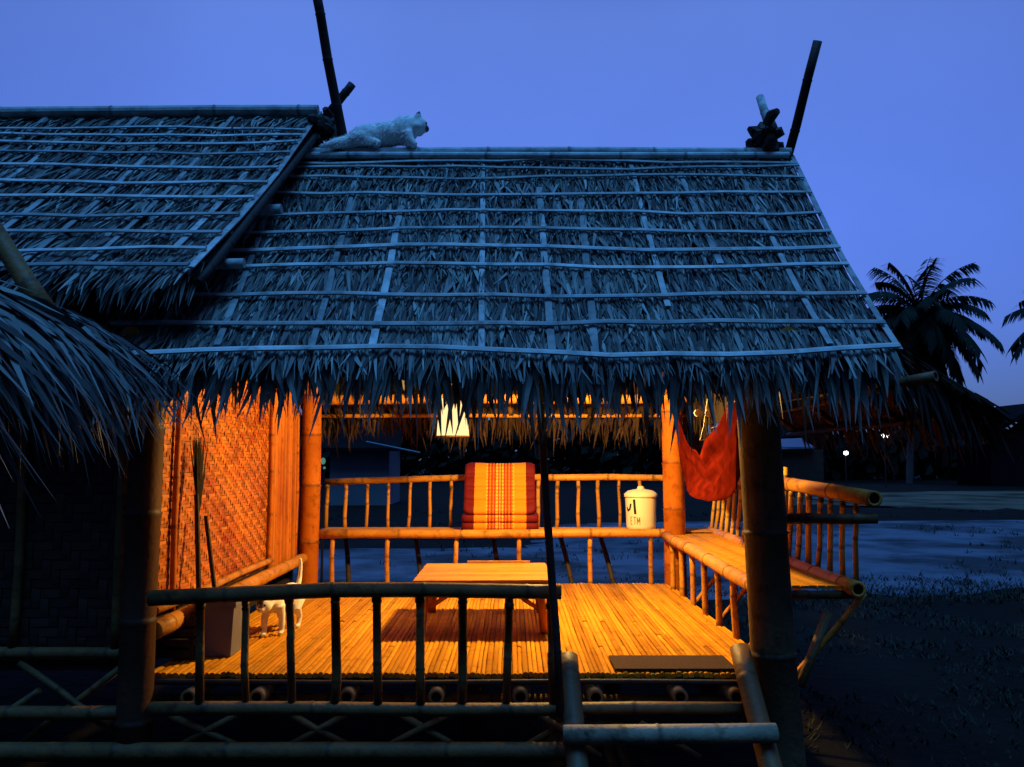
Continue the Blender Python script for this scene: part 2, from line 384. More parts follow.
sheet('sand_track', wob([(10, 31), (14, 28), (20, 27), (50, 27), (60, 48), (24, 44), (12, 40)], .8, 12, 4), .005, M_SAND)

# grass
rnd = random.Random(5); mb = MB()
def tuft(x, y, h):
    for _ in range(5):
        a = rnd.uniform(0, 6.28); d = V((math.cos(a) * .5, math.sin(a) * .5, 1)).normalized(); W = V((-math.sin(a), math.cos(a), 0))
        mb.blade((x + rnd.gauss(0, .04), y + rnd.gauss(0, .04), -.01), d, W, V((math.cos(a), math.sin(a), 0)), h * rnd.uniform(.6, 1.3), .009 + .0016 * y * .3, .02, h * .25, 1, tip=.05)
for _ in range(4200):
    x, y = rnd.uniform(1.3, 9.5), rnd.uniform(3.2, 11.5)
    if mnoise.noise(V((x * .9, y * .9, 3))) < -.12: continue
    tuft(x, y, .07 + .05 * mnoise.noise(V((x, y, 0))))
for _ in range(1500):
    x = rnd.uniform(2.5, 22); y = 9.6 + max(0, x - 3) * .17 + abs(rnd.gauss(0, .9)) - .5
    tuft(x, y, rnd.uniform(.06, .15))
for _ in range(2600):
    x, y = rnd.uniform(-5, 22), rnd.uniform(8.2, 27)
    if mnoise.noise(V((x * .45, y * .3, 9))) < .12: continue
    tuft(x, y, .12)
kind(mb.build('grass', M_GRASS), 'stuff')

# ------------------------------------------------------------------ VERANDA (open thatched pavilion)
DZ, DF, DBK, DL, DR = .60, 4.02, 6.86, -1.74, 1.27
ver = empty('thatched_veranda', 'open bamboo veranda with a thatched roof and lit raised deck beside the woven house', 'veranda', (0, 5.4, 0))
rz = at(512, 160, 5.2).z
ez = at(512, 358, 3.55).z
A, B = V((-1.95, 5.2, rz)), V((1.80, 5.2, rz))
C, D = V((-1.80, 3.55, ez - .02)), V((1.66, 3.55, ez))
SF = Slope(A, B, C, D, .05)
SB = Slope(A, B, V((-1.80, 7.25, 2.02)), V((1.70, 7.25, 2.02)), .04)
mb = thatch(SF, 40, 62, 21, wid=(.009, .022), ln=(.15, .34), skew=.0); fringe(mb, SF, 62, 22, ln=(.06, .27), layers=4); r2 = random.Random(15)
for k in range(26):
    xx = r2.uniform(-.34, -.14) if k < 12 else r2.uniform(-1.6, 1.6); u = (xx + 1.80) / 3.46
    d = V((r2.gauss(0, .16), -.03, -1)).normalized(); W = V((1, 0, 0)) - d * d.x; W.normalize()
    mb.blade(SF.P(u, .97, -.01), d, W, SF.N, r2.uniform(.30, .40) if k < 12 else r2.uniform(.32, .46), r2.uniform(.02, .038), .01, 0, r2.uniform(.5, 1), tip=.03, bend=r2.gauss(0, .02))
verge_blades(mb, SF, 1.0, 23, 14, ln=(.03, .06))
roof = mb.build('roof', M_LEAF, ver)
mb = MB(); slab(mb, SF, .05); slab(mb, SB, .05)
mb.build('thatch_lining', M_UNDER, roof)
mb = thatch(SB, 14, 24, 24); fringe(mb, SB, 48, 25, ln=(.10, .30), layers=3); verge_blades(mb, SB, 1.0, 26, 30, ln=(.03, .08))
# hanging leaf tips on the underside
r2 = random.Random(8)
for _ in range(900):
    S = r2.choice((SF, SB)); u, t = r2.random(), r2.uniform(.1, .97)
    d = (S.down(u) + V((r2.gauss(0, .2), 0, -.25))).normalized(); W = V((1, 0, 0)) - d * d.x; W.normalize()
    mb.blade(S.P(u, t, -.06), d, W, -S.N, r2.uniform(.12, .3), r2.uniform(.02, .04), .03, .02, r2.uniform(.3, .9), tip=.1)
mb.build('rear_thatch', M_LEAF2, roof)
ys = [163, 169, 178, 195, 213, 231, 249, 267, 297, 326, 360]
def t_of(S, py, px=560):
    best = min(range(0, 1001), key=lambda i: abs(project(S.P(.6, i / 1000, .04))[1] - py)); return best / 1000
def project(p):
    q = V(p) - V((0, 0, CAMZ)); dep = q.y * math.cos(PITCH) + q.z * math.sin(PITCH); up = -q.y * math.sin(PITCH) + q.z * math.cos(PITCH)
    return CX + F * q.x / dep, CY - F * up / dep
roof_laths(SF, roof, [t_of(SF, y) for y in ys],
           [(.13, .05, .97, .02), (.26, .02, 1.0, .01), (.345, .3, .98, .0), (.47, .02, .98, .012), (.565, .2, .99, .005), (.63, .25, 1.0, -.006), (.72, .05, .8, .01), (.80, .1, .6, .02), (.90, .05, .97, .02), (1.0, 0, 1, .0)], 31)
# ridge cap: flattened bamboo lath bundle
mb = MB()
mb.bamboo(A + V((0, -.06, .035)), B + V((-.02, -.06, .035)), .026, node=.5, taper=1); mb.bamboo(A + V((0, .05, .042)), B + V((-.02, .05, .042)), .026, node=.5, taper=1)
for k in range(2): mb.bamboo(A + V((0, -.11 + k * .22, -.01)), B + V((-.05, -.11 + k * .22, -.01)), .022, node=.4)
mb.build('ridge_cap', BH(M_LATH), roof, origin=A)
# gable poles crossed at the right end of the ridge with a clump of bindings
b0 = at(786, 152, 5.1); b1 = at(818, 41, 4.9)
pole_('gable_pole', b0 + V((-.02, .2, -.3)), b1, .030, M_DARK, roof, hollow=(False, True))
pole_('gable_pole', at(773, 140, 5.3), at(760, 97, 5.45), .030, M_LATH, roof, hollow=(False, True))
mb = MB(); r2 = random.Random(4)
kc = at(768, 140, 5.15)
for k in range(26):
    a = r2.uniform(0, 6.28); p = kc + V((r2.gauss(0, .055), r2.gauss(0, .06), r2.gauss(-.005, .035)))
    q = p + V((math.cos(a) * r2.uniform(.04, .1), r2.uniform(-.1, .1), math.sin(a) * .06))
    mb.tube([p, (p + q) / 2 + V((0, 0, .02)), q], [.03, .038, .02], 6)
mb.build('ridge_knot', M_DARK, roof, origin=kc)
# wall plates, tie beams, rafters
PL = 2.10
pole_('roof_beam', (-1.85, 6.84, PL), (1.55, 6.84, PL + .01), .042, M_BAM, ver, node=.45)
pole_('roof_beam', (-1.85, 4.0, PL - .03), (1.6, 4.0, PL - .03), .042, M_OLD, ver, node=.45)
pole_('roof_beam', (1.25, 3.7, PL + .06), (1.32, 7.1, PL + .07), .042, M_BAM, ver, node=.45)
pole_('roof_beam', (-1.72, 3.7, PL + .06), (-1.72, 7.1, PL + .07), .04, M_BAM, ver, node=.45)
pole_('roof_beam', (-1.8, 7.12, 1.98), (1.6, 7.12, 1.985), .018, M_BAM, ver, node=.4)
pole_('roof_beam', (-1.7, 5.2, rz - .16), (1.6, 5.2, rz - .16), .045, M_BAM, ver, node=.45)
pole_('outrigger', (1.18, 4.12, at(770, 414, 4.1).z), at(936, 377, 3.42), .026, M_LADR, ver, hollow=(False, True), n=16)
for i in range(7):
    x = -1.6 + i * .52
    for S in (SF, SB):
        u = (x + 1.95) / 3.75
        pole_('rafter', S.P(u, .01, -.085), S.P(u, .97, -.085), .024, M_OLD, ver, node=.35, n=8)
# corner posts
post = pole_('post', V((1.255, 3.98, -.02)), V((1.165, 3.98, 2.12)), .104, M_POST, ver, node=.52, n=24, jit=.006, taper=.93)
pole_('post', V((-1.735, 3.94, -.02)), V((-1.73, 3.94, 2.3)), .080, M_LPOST, ver, node=.45, n=20)
pole_('post', V((1.335, 6.87, -.02)), V((1.325, 6.87, 2.10)), .092, M_RPOST, ver, node=.36, n=20)
pole_('post', V((-1.655, 6.84, -.02)), V((-1.65, 6.84, 2.40)), .085, M_RPOST, ver, node=.40, n=20)
pole_('thin_post', at(561, 712, 3.74), at(538, 385, 3.66) + V((0, 0, .05)), .019, M_DARK, ver, node=.5)
# deck of split bamboo
mb = MB(); r2 = random.Random(2); x = DL + .02
while x < DR:
    w = r2.uniform(.018, .030); y0 = DF + r2.uniform(0, .015); 
    cuts = [y0] + sorted(r2.sample([4.6, 4.9, 5.3, 5.7, 6.1, 6.4], r2.choice((0, 1, 1)))) + [DBK + .05]
    for a, b in zip(cuts[:-1], cuts[1:]):
        tt = r2.choice((1, 1, 1, .85, .7, 1.1)) * r2.uniform(.85, 1.1); n = 8; pr = None; dzz = r2.uniform(-.003, .003)
        for i in range(n + 1):
            yy = a + .004 + (b - a - .008) * i / n; dx = .0012 * math.sin(i * 1.3 + x * 40); zz = DZ + dzz + .002 * math.sin(i * 2.1 + x * 17)
            ring = [mb.vert((x + dx + fx * w, yy, zz + fz), tt) for fx, fz in ((.04, -.022), (.0, -.004), (.2, .0), (.5, .0015), (.8, 0), (1., -.004), (.96, -.022))]
            if pr:
                for k in range(6): mb.face((pr[k], pr[k + 1], ring[k + 1], ring[k]))
            else: mb.face(ring[::-1])
            pr = ring
        mb.face(pr)
    x += w + r2.uniform(.001, .0035)
deck = mb.build('deck', M_DECK, ver, origin=(0, DF, DZ))
for px in (258, 348, 437, 521, 595, 679, 735, 190):
    x = at(px, 688, 3.94).x
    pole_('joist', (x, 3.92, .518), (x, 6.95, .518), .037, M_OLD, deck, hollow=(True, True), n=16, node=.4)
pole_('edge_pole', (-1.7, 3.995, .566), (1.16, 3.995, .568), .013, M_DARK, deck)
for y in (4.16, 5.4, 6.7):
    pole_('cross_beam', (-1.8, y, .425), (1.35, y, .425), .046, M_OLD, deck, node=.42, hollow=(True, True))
for x, y in ((-.2, 4.2), (-.2, 6.75), (.65, 5.45), (-1.65, 5.45), (1.28, 5.45)):
    pole_('pile', (x, y + .09, -.02), (x, y + .09, .46), .06, M_DARK, deck)
# front railing
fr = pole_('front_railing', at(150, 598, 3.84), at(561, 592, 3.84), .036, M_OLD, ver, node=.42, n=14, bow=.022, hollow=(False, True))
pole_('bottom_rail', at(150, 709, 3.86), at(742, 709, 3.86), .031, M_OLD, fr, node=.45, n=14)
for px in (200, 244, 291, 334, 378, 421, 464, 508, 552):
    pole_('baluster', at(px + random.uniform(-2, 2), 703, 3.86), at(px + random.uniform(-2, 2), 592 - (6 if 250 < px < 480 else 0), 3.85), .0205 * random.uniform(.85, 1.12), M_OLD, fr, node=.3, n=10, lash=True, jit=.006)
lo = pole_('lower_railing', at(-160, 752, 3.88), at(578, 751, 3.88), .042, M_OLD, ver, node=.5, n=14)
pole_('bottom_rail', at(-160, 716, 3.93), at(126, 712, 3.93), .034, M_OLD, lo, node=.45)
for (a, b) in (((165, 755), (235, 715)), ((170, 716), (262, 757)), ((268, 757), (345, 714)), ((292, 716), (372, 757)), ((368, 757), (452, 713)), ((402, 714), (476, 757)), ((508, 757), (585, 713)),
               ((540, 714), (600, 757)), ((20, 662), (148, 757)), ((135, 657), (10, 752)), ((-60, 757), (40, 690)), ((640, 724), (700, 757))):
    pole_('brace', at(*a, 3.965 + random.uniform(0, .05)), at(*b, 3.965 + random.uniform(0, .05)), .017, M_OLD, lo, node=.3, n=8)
# back bench
SZ = 1.0
bb = pole_('back_bench', (-1.62, 6.86, SZ), (1.26, 6.86, SZ + .01), .037, M_BAM, ver, node=.48, n=14)
mb = MB()
for k in range(9):
    y = 6.93 + k * .042
    mb.beam((-1.6, y, SZ + .018), (1.70, y, SZ + .018), .036, .012, random.uniform(.8, 1.1))
mb.build('seat', M_DECK, bb)
pole_('rear_rail', (-1.66, 7.31, SZ - .02), (1.72, 7.31, SZ - .02), .034, M_BAM, bb)
pole_('top_rail', (-1.64, 7.34, at(320, 482, 7.34).z), (.05, 7.34, at(520, 476, 7.34).z), .030, M_BAM, bb, node=.4, n=12)
pole_('top_rail', (.04, 7.34, at(520, 477, 7.34).z), (1.66, 7.34, at(690, 478, 7.34).z), .030, M_BAM, bb, node=.4, n=12)
for px in (326, 345, 367, 388, 409, 430, 451, 472, 494, 516, 538, 557, 578, 599, 620, 641):
    x = at(px, 500, 7.3).x
    pole_('baluster', (x, 7.30, SZ + .01), (x + random.uniform(-.01, .01), 7.345, at(px, 480, 7.34).z), .0165 * random.uniform(.85, 1.15), M_BAM, bb, node=.22, n=8, lash=True)
for px in (332, 387, 456, 519, 590, 651, 668):
    x = at(px, 560, 6.88).x
    pole_('leg', (x, 6.90, .42), (x, 6.88, SZ), .020, M_BAM, bb, node=.25, n=8)
for px in (345, 415, 492, 560, 600):
    x = at(px, 560, 7.3).x
    pole_('brace', (x + .12, 6.95, .44), (x, 7.31, SZ - .03), .022, M_DARK, bb, node=.3, n=8)
# side bench
sb = pole_('side_bench', (1.245, 6.80, SZ - .005), (1.225, 4.13, SZ - .035), .040, M_BAM, ver, node=.5, n=14)
mb = MB()
for k in range(10):
    x = 1.295 + k * .042
    mb.beam((x, 6.95, SZ - .005), (x, 4.10 + random.uniform(-.01, .01), SZ - .012), .037, .014, random.uniform(.8, 1.12))
mb.build('seat', M_DECK, sb)
oe = at(858, 590, 4.0)
pole_('outer_rail', (1.70, 7.32, SZ), oe, .042, M_BAM, sb, node=.5, n=16, hollow=(True, True))
te = at(874, 499, 3.96)
pole_('top_rail', (1.745, 7.35, 1.43), te, .042, M_BAM, sb, node=.6, n=16, bow=.035, hollow=(False, True))
for i in range(19):
    u = (i + .35) / 19; y = 7.2 + (4.06 - 7.2) * u
    zt = 1.43 + (te.z - 1.43) * u + .035 * math.sin(math.pi * u); xt = 1.745 + (te.x - 1.745) * u
    ex = .10 if i in (10, 11) else 0
    pole_('baluster', (1.695, y, SZ + .01), (xt + ex * .3, y + random.uniform(-.02, .02), zt + ex), .0165 * random.uniform(.85, 1.15), M_PALE, sb, node=.24, n=8, lash=True)
pole_('arm_rail', at(785, 519, 4.06), at(877, 519, 3.98), .027, M_OLD, sb, node=.2, n=12, hollow=(False, True))
pole_('seat_end_pole', (1.25, 4.11, SZ - .05), (1.66, 4.11, SZ - .05), .022, M_OLD, sb)
for i in range(8):
    y = 6.6 - i * .36; lean = random.uniform(-.03, .03)
    pole_('leg', (1.265, y + lean, .44), (1.255, y, SZ - .01), .021, M_BAM, sb, node=.25, n=8)
    if i % 2: pole_('brace', (1.29, y + .1, .44), (1.68, y - .05, SZ - .03), .017, M_BAM, sb, node=.3, n=8)
pole_('brace', at(800, 686, 4.05), at(828, 612, 4.12), .022, M_OLD, sb, node=.4)
# skirt roof over the side bench
SK = Slope((1.50, 6.9, 2.56), (1.50, 4.15, 2.56), (2.42, 6.9, 1.87), (2.42, 4.15, 1.87), .03)
mb = thatch(SK, 12, 26, 71, ln=(.2, .4)); fringe(mb, SK, 40, 72, ln=(.05, .2), layers=2); verge_blades(mb, SK, 1.0, 73, 170, ln=(.12, .42))
r2 = random.Random(74)
for k in range(230):   # leaves hanging from the front edge and the underside
    t = r2.uniform(.05, 1); u = 1 - abs(r2.gauss(0, .02)) if k < 280 else r2.random()
    d = V((r2.gauss(.16, .14), r2.gauss(-.05, .12), -1)).normalized(); W = V((1, 0, 0)) - d * d.x; W.normalize()
    mb.blade(SK.P(min(1, u), t, -.03), d, W, V((0, -1, 0)), r2.uniform(.12, .34) * (.6 + .7 * math.sin(t * 2.6)), r2.uniform(.012, .026), .02, 0, r2.uniform(.15, .5), tip=.05)
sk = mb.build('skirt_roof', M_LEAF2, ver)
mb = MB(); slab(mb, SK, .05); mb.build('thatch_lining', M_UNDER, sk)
mb = MB(); SG = Slope((1.47, 7.0, 3.2), (1.47, 4.1, 3.2), (1.47, 7.0, 2.02), (1.47, 4.1, 2.02), 0)  # added thatch screen, keeps the bulb's light off the skirt roof
for k in range(520):
    y = r2.uniform(4.62, 6.95); zt = rz - .12 - abs(y - 5.2) * .92; z = zt - (zt - 2.05) * r2.random()
    d = V((r2.gauss(.05, .06), r2.gauss(0, .14), -1)).normalized(); W = V((0, 1, 0)) - d * d.y; W.normalize()
    mb.blade((1.47 + r2.uniform(-.03, .03), y, z), d, W, V((1, 0, 0)), r2.uniform(.25, .42), r2.uniform(.03, .05), .01, 0, r2.uniform(.4, .9), tip=.1)
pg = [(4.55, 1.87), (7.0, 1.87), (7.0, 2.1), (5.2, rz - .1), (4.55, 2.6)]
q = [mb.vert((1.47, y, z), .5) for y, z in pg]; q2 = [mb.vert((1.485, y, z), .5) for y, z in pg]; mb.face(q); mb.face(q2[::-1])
mb.build('gable_light_screen', M_UNDER, ver)
for u in (.03, .35, .7, .97): pole_('rafter', SK.P(u, .0, -.08), SK.P(u, .98, -.08), .022, M_OLD, sk, n=8)
pole_('batten', SK.P(0, .93, -.115), SK.P(1, .93, -.115), .018, M_DARK, sk, n=8)

# ------------------------------------------------------------------ WOVEN HOUSE on the left
house = empty('woven_bamboo_house', 'dark woven bamboo house with its own higher thatched roof, left of the veranda', 'house', (-3, 5.3, 0))
hA = at(320, 118, 5.3); hD = at(192, 276, 3.6)
hz, hez = hA.z, hD.z
A2, B2, C2, D2 = V((-5.2, 5.3, hz - .02)), V((hA.x, 5.3, hz)), V((-5.2, 3.6, hez)), V((hD.x, 3.6, hez))
S2 = Slope(A2, B2, C2, D2, .05)
S2B = Slope(A2, B2, V((-5.2, 7.3, 2.3)), V((-1.42, 7.3, 2.3)), .04)
mb = thatch(S2, 38, 58, 41, wid=(.009, .022), ln=(.15, .34), skew=.0); fringe(mb, S2, 60, 42, ln=(.04, .14), wid=(.012, .028), layers=3, down=.3); verge_blades(mb, S2, 1.0, 43, 30, ln=(.04, .08))
r2o = mb.build('roof', M_LEAF, house)
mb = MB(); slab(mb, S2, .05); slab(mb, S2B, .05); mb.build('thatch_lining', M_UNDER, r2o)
mb = thatch(S2B, 10, 18, 44); fringe(mb, S2B, 30, 45, layers=2); mb.build('rear_thatch', M_LEAF2, r2o)
def t_of2(py): return min(range(1001), key=lambda i: abs(project(S2.P(.93, i / 1000, .04))[1] - py)) / 1000
roof_laths(S2, r2o, [t_of2(y) for y in (130, 136, 144, 154, 168, 183, 199, 216, 234, 252, 272)],
           [(.999, .0, 1.0, 0), (.955, .1, .9, .0), (.86, .0, .95, .01), (.78, .1, 1.0, .01), (.70, .0, .9, .01), (.62, .1, .95, 0), (.55, 0, .9, .01)], 46, w=.032, uend=(.05, 1.0))
mb = MB(); mb.bamboo(A2 + V((0, -.05, .03)), B2 + V((0, -.05, .03)), .036, node=.6, taper=1); mb.bamboo(A2 + V((0, .05, .03)), B2 + V((0, .05, .03)), .036, node=.6, taper=1)
mb.build('ridge_cap', BH(M_LATH), r2o, origin=A2)
pole_('verge_pole', S2.P(1.0, .0, -.05) + V((.02, 0, 0)), S2.P(1.0, 1.0, -.04) + V((.02, 0, 0)), .022, M_DARK, r2o)
pole_('purlin', S2.P(.9, .52, -.09), S2.P(1.018, .52, -.09), .030, M_LATH, r2o)
pole_('purlin', S2.P(.9, .86, -.08), S2.P(1.03, .86, -.08), .026, M_LATH, r2o)
# crossed gable poles
pole_('gable_pole', at(345, 136, 5.15) + V((.01, .1, -.2)), at(313, -22, 4.9), .032, M_DARK, r2o, hollow=(False, True))
pole_('gable_pole', at(322, 122, 5.3), at(352, 84, 5.3), .030, M_DARK, r2o, hollow=(False, True))
pole_('gable_pole', at(335, 128, 5.26), at(341, 156, 5.12), .040, M_DARK, r2o)
mb = MB(); kc = at(328, 130, 5.28); r2 = random.Random(9)
for k in range(22):
    p = kc + V((r2.gauss(-.01, .04), r2.gauss(0, .06), r2.gauss(-.0, .05))); q = p + V((r2.uniform(-.06, .06), r2.uniform(-.1, .1), r2.uniform(-.08, .05)))
    mb.tube([p, (p + q) / 2, q], [.03, .035, .02], 6)
mb.build('ridge_knot', M_DARK, r2o, origin=kc)

def weave(mb, O, U, Vv, N, wu, wv, cell, seed, tone=(.7, 1.2), stag=3, asp=1.0):
    rnd = random.Random(seed); nu, nv = int(wu / cell), int(wv / (cell * asp)); cu, cv = wu / nu, wv / nv
    coltone = [rnd.uniform(.8, 1.1) for _ in range(nu + 8)]; rowtone = [rnd.uniform(.8, 1.1) for _ in range(nv + 8)]
    g = .06
    for i in range(nu):
        for j in range(nv):
            hor = ((i + j) % 4) < 2 if stag == 3 else (i + j) % 2
            base = O + U * (i * cu + rnd.uniform(-.0015, .0015)) + Vv * (j * cv + rnd.uniform(-.0012, .0012))
            if hor:
                if (i + j) % 4 != 0 and i != 0: continue
                ln = cu * min(2, nu - i) if (i + j) % 4 == 0 else cu
                t = rowtone[j] * rnd.uniform(*tone); pr = None
                for k in range(4):
                    q = k / 3; h = .004 * math.sin(math.pi * q) + .0005
                    a = mb.vert(base + U * ln * q + Vv * cv * g + N * h, t); c = mb.vert(base + U * ln * q + Vv * cv * (1 - g) + N * h, t)
                    if pr: mb.face((pr[0], a, c, pr[1]))
                    pr = (a, c)
            else:
                if (i + j) % 4 != 2 and j != 0: continue
                ln = cv * min(2, nv - j) if (i + j) % 4 == 2 else cv
                t = coltone[i] * rnd.uniform(*tone); pr = None
                for k in range(4):
                    q = k / 3; h = .004 * math.sin(math.pi * q) + .0005
                    a = mb.vert(base + Vv * ln * q + U * cu * g + N * h, t); c = mb.vert(base + Vv * ln * q + U * cu * (1 - g) + N * h, t)
                    if pr: mb.face((pr[0], pr[1], c, a))
                    pr = (a, c)
X0 = -1.76
# side wall facing the deck
mb = MB()
weave(mb, V((X0, 4.05, .84)), V((0, 1, 0)), V((0, 0, 1)), V((1, 0, 0)), 1.98, 1.62, .038, 51, asp=.55)
for f in mb.f: pass
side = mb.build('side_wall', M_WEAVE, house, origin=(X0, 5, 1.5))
mb = MB(); pg = [(4.06, 2.44), (6.7, 2.44), (6.7, 2.72), (5.3, hz - .12), (4.06, hez + .18)]
q = [mb.vert((X0 - .03, y, z)) for y, z in pg]; q2 = [mb.vert((X0 - .015, y, z)) for y, z in pg]; mb.face(q[::-1]); mb.face(q2); mb.build('gable_panel', M_DARK, side)
mb = MB(); mb.box((X0 - .012, 5.4, 1.62), (.02, 2.75, 1.68)); mb.build('wall_backing', M_DARK, side)
mb = MB(); r2 = random.Random(77); y = 6.05
k = 0
mbs = []
while y < 6.72:
    w = r2.uniform(.03, .05)
    mb.tube([(X0 + .008 + .01 * r2.random(), y + w / 2, .82), (X0 + .01, y + w / 2, 1.6), (X0 + .008, y + w / 2, 2.46)], [w / 2 * .95, w / 2, w / 2 * .95], 8, [r2.uniform(.7, 1.1)] * 3)
    y += w + .004
mb.build('cane_panel', M_WEAVE, side)
for y in (4.32, 6.02, 6.735):
    pole_('stud', (X0 + .025, y, .80), (X0 + .025, y, 2.46), .017, M_RPOST, side, node=.3, n=8)
pole_('sill_pole', (X0 + .07, 3.99, .80), (X0 + .085, 6.86, .82), .045, M_BAM, side, node=.5, n=14)
pole_('sill_pole', (X0 + .035, 4.1, .875), (X0 + .04, 6.0, .895), .022, M_BAM, side, node=.5, n=10)
# front wall
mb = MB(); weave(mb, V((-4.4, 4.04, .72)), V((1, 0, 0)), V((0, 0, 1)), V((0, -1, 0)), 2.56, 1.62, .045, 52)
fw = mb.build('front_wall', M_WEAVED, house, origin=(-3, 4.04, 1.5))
mb = MB(); mb.box((-3.1, 4.06, 1.5), (2.62, .02, 1.62)); mb.build('wall_backing', M_DARK, fw)
pole_('wall_frame', (-4.4, 4.00, .70), (-1.80, 4.00, .70), .030, M_OLD, fw)
pole_('wall_frame', (-1.865, 4.005, .72), (-1.865, 4.005, 2.3), .026, M_OLD, fw)
pole_('wall_frame', (-2.35, 4.01, .72), (-2.35, 4.01, 2.3), .022, M_OLD, fw)
mb = MB(); mb.box((-3.1, 5.5, .62), (2.6, 2.8, .05)); mb.build('floor_platform', M_DARK, house)
for x in (-2.6, -3.6): pole_('pile', (x, 4.15, -.02), (x, 4.15, .6), .07, M_DARK, house)
mb = MB(); mb.box((-3.1, 6.92, 1.5), (2.6, .04, 1.75)); mb.build('back_wall', M_DARK, house)

# ------------------------------------------------------------------ NEAR PORCH roof, left foreground
por = empty('thatched_porch', 'shaggy thatched porch roof with long drooping leaves at the left edge, nearest of the roofs', 'porch', (-2.0, 2.3, 0))
SP = Slope((-2.15, 1.75, 2.07), (-2.15, 2.75, 2.12), (-1.34, 1.75, 1.93), (-1.34, 2.75, 1.97), -.03)
SP.N = V((.35, 0, .93)).normalized()
rnd = random.Random(61); mb = MB()
for k in range(680):
    u, t = rnd.random(), rnd.random() ** .8
    D0 = V((1, rnd.gauss(-.02, .34), -.22 - .55 * t * t)).normalized(); W = D0.cross(SP.N).normalized(); tw = rnd.gauss(0, .5); W = W * math.cos(tw) + SP.N * math.sin(tw)
    p = SP.P(u, t, .02 + .06 * math.sin(t * 3) + rnd.uniform(0, .03))
    mb.blade(p, D0, W, SP.N, rnd.uniform(.26, .46), rnd.uniform(.010, .034), .03, rnd.uniform(.04, .20), .15 if rnd.random() < .25 else rnd.uniform(.25, .9), tip=.04, bend=rnd.gauss(0, .05))
for k in range(420):
    u = rnd.random()
    D0 = V((.75 * rnd.random() + .1, rnd.gauss(-.05, .25), -1)).normalized(); W = V((0, 1, 0)) - D0 * D0.y; W.normalize(); tw = rnd.gauss(.5, .7); W = W * math.cos(tw) + D0.cross(W) * math.sin(tw)
    mb.blade(SP.P(u, rnd.uniform(.86, 1), rnd.uniform(-.06, .02)), D0, W, SP.N, rnd.uniform(.15, .42) * (1.5 if u < .25 and rnd.random() < .3 else 1), rnd.uniform(.012, .028), .03, .02, rnd.uniform(.25, 1.0), tip=.03)
mb.build('roof_thatch', M_LEAF, por)
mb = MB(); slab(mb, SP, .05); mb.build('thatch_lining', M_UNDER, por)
pole_('verge_pole', at(48, 312, 2.72), at(-60, 150, 2.85), .033, M_OLD, por, node=.3)
pole_('eave_pole', SP.P(0, .9, -.08), SP.P(1, .9, -.08), .03, M_DARK, por)
for y in (1.9, 2.72): pole_('post', (-1.98, y, -.02), (-1.98, y, 2.42), .06, M_DARK, por)

# ------------------------------------------------------------------ LADDER
lad = empty('bamboo_ladder', 'short bamboo entry ladder with one visible rung leaning on the deck edge', 'ladder', (.66, 3.5, 0))
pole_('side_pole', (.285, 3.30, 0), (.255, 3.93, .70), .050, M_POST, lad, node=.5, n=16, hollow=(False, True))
pole_('side_pole', (1.095, 3.30, 0), (1.055, 3.95, .735), .050, M_LADR, lad, node=.5, n=16, hollow=(False, True))
s0, s1 = at(563, 735, 3.60), at(776, 733, 3.60)
pole_('rung', s0, s1, .040, M_RUNG, lad, node=.42, n=16, taper=1.0, hollow=(True, True))

# ------------------------------------------------------------------ LOOSE THINGS
# doormat
mb = MB(); r2 = random.Random(3)
c = [at(603, 646, 4.35), at(706, 646, 4.35), at(727, 663, 4.06), at(603, 663, 4.06)]
mb.box((.78, 4.19, DZ + .010), (.58, .27, .010)); 
tag(mb.build('doormat', M_MAT, None, origin=(.78, 4.19, DZ)), 'flat dark brown mat at the front edge of the lit deck above the ladder', 'doormat')

# low table
tb = empty('low_table', 'low square bamboo table with a pale slatted top standing on the deck', 'table', (-.17, 5.25, DZ))
mb = MB(); TZ = .905
for k in range(17):
    y = 4.88 + k * .0475
    mb.beam((-.57, y, TZ), (.22 + .01 * random.random(), y, TZ + .004), .043, .014, random.uniform(.85, 1.1))
tt = mb.build('table_top', M_TABLE, tb)
for y in (4.87, 5.66): pole_('edge_pole', (-.59, y, TZ - .028), (.235, y, TZ - .026), .022, M_BAM, tt)
mb = MB(); mb.beam((-.30, 5.665, TZ + .018), (.12, 5.665, TZ + .018), .02, .012); mb.build('edge_strip', M_BAM, tt)
for sx in (-1, 1):
    for sy in (-1, 1):
        pole_('leg', (-.17 + sx * .36, 5.26 + sy * .33, DZ + .006), (-.17 + sx * .33, 5.26 + sy * .33, TZ - .02), .027, M_RPOST, tb, n=10)
        pole_('brace', (-.17 + sx * .35, 5.26 + sy * .31, DZ + .12), (-.17 + sx * .12, 5.26 + sy * .31, TZ - .03), .014, M_RPOST, tb, n=8)

# striped cushion
cu = empty('triangle_cushion', 'red and orange striped triangular cushion with folded pads leaning on the back bench', 'cushion', (-.10, 7.05, SZ + .026))
def extrude_prof(prof, x0, x1, n, sag=0):
    mb = MB(); rings = []
    for i in range(n + 1):
        u = i / n; e = min(u, 1 - u) * 2; sh = 1 - .10 * (1 - min(1, e * 5)) ** 2
        cy = sum(p[0] for p in prof) / len(prof); cz = sum(p[1] for p in prof) / len(prof)
        rings.append([mb.vert((x0 + (x1 - x0) * u, cy + (y - cy) * sh, cz + (z - cz) * sh - sag * math.sin(math.pi * u) * max(0, z - cz) * 4)) for y, z in prof])
    m = len(prof)
    for i in range(n):
        for k in range(m): mb.face((rings[i][k], rings[i + 1][k], rings[i + 1][(k + 1) % m], rings[i][(k + 1) % m]))
    mb.face(rings[0]); mb.face(rings[-1][::-1]); return mb
zb = SZ + .026
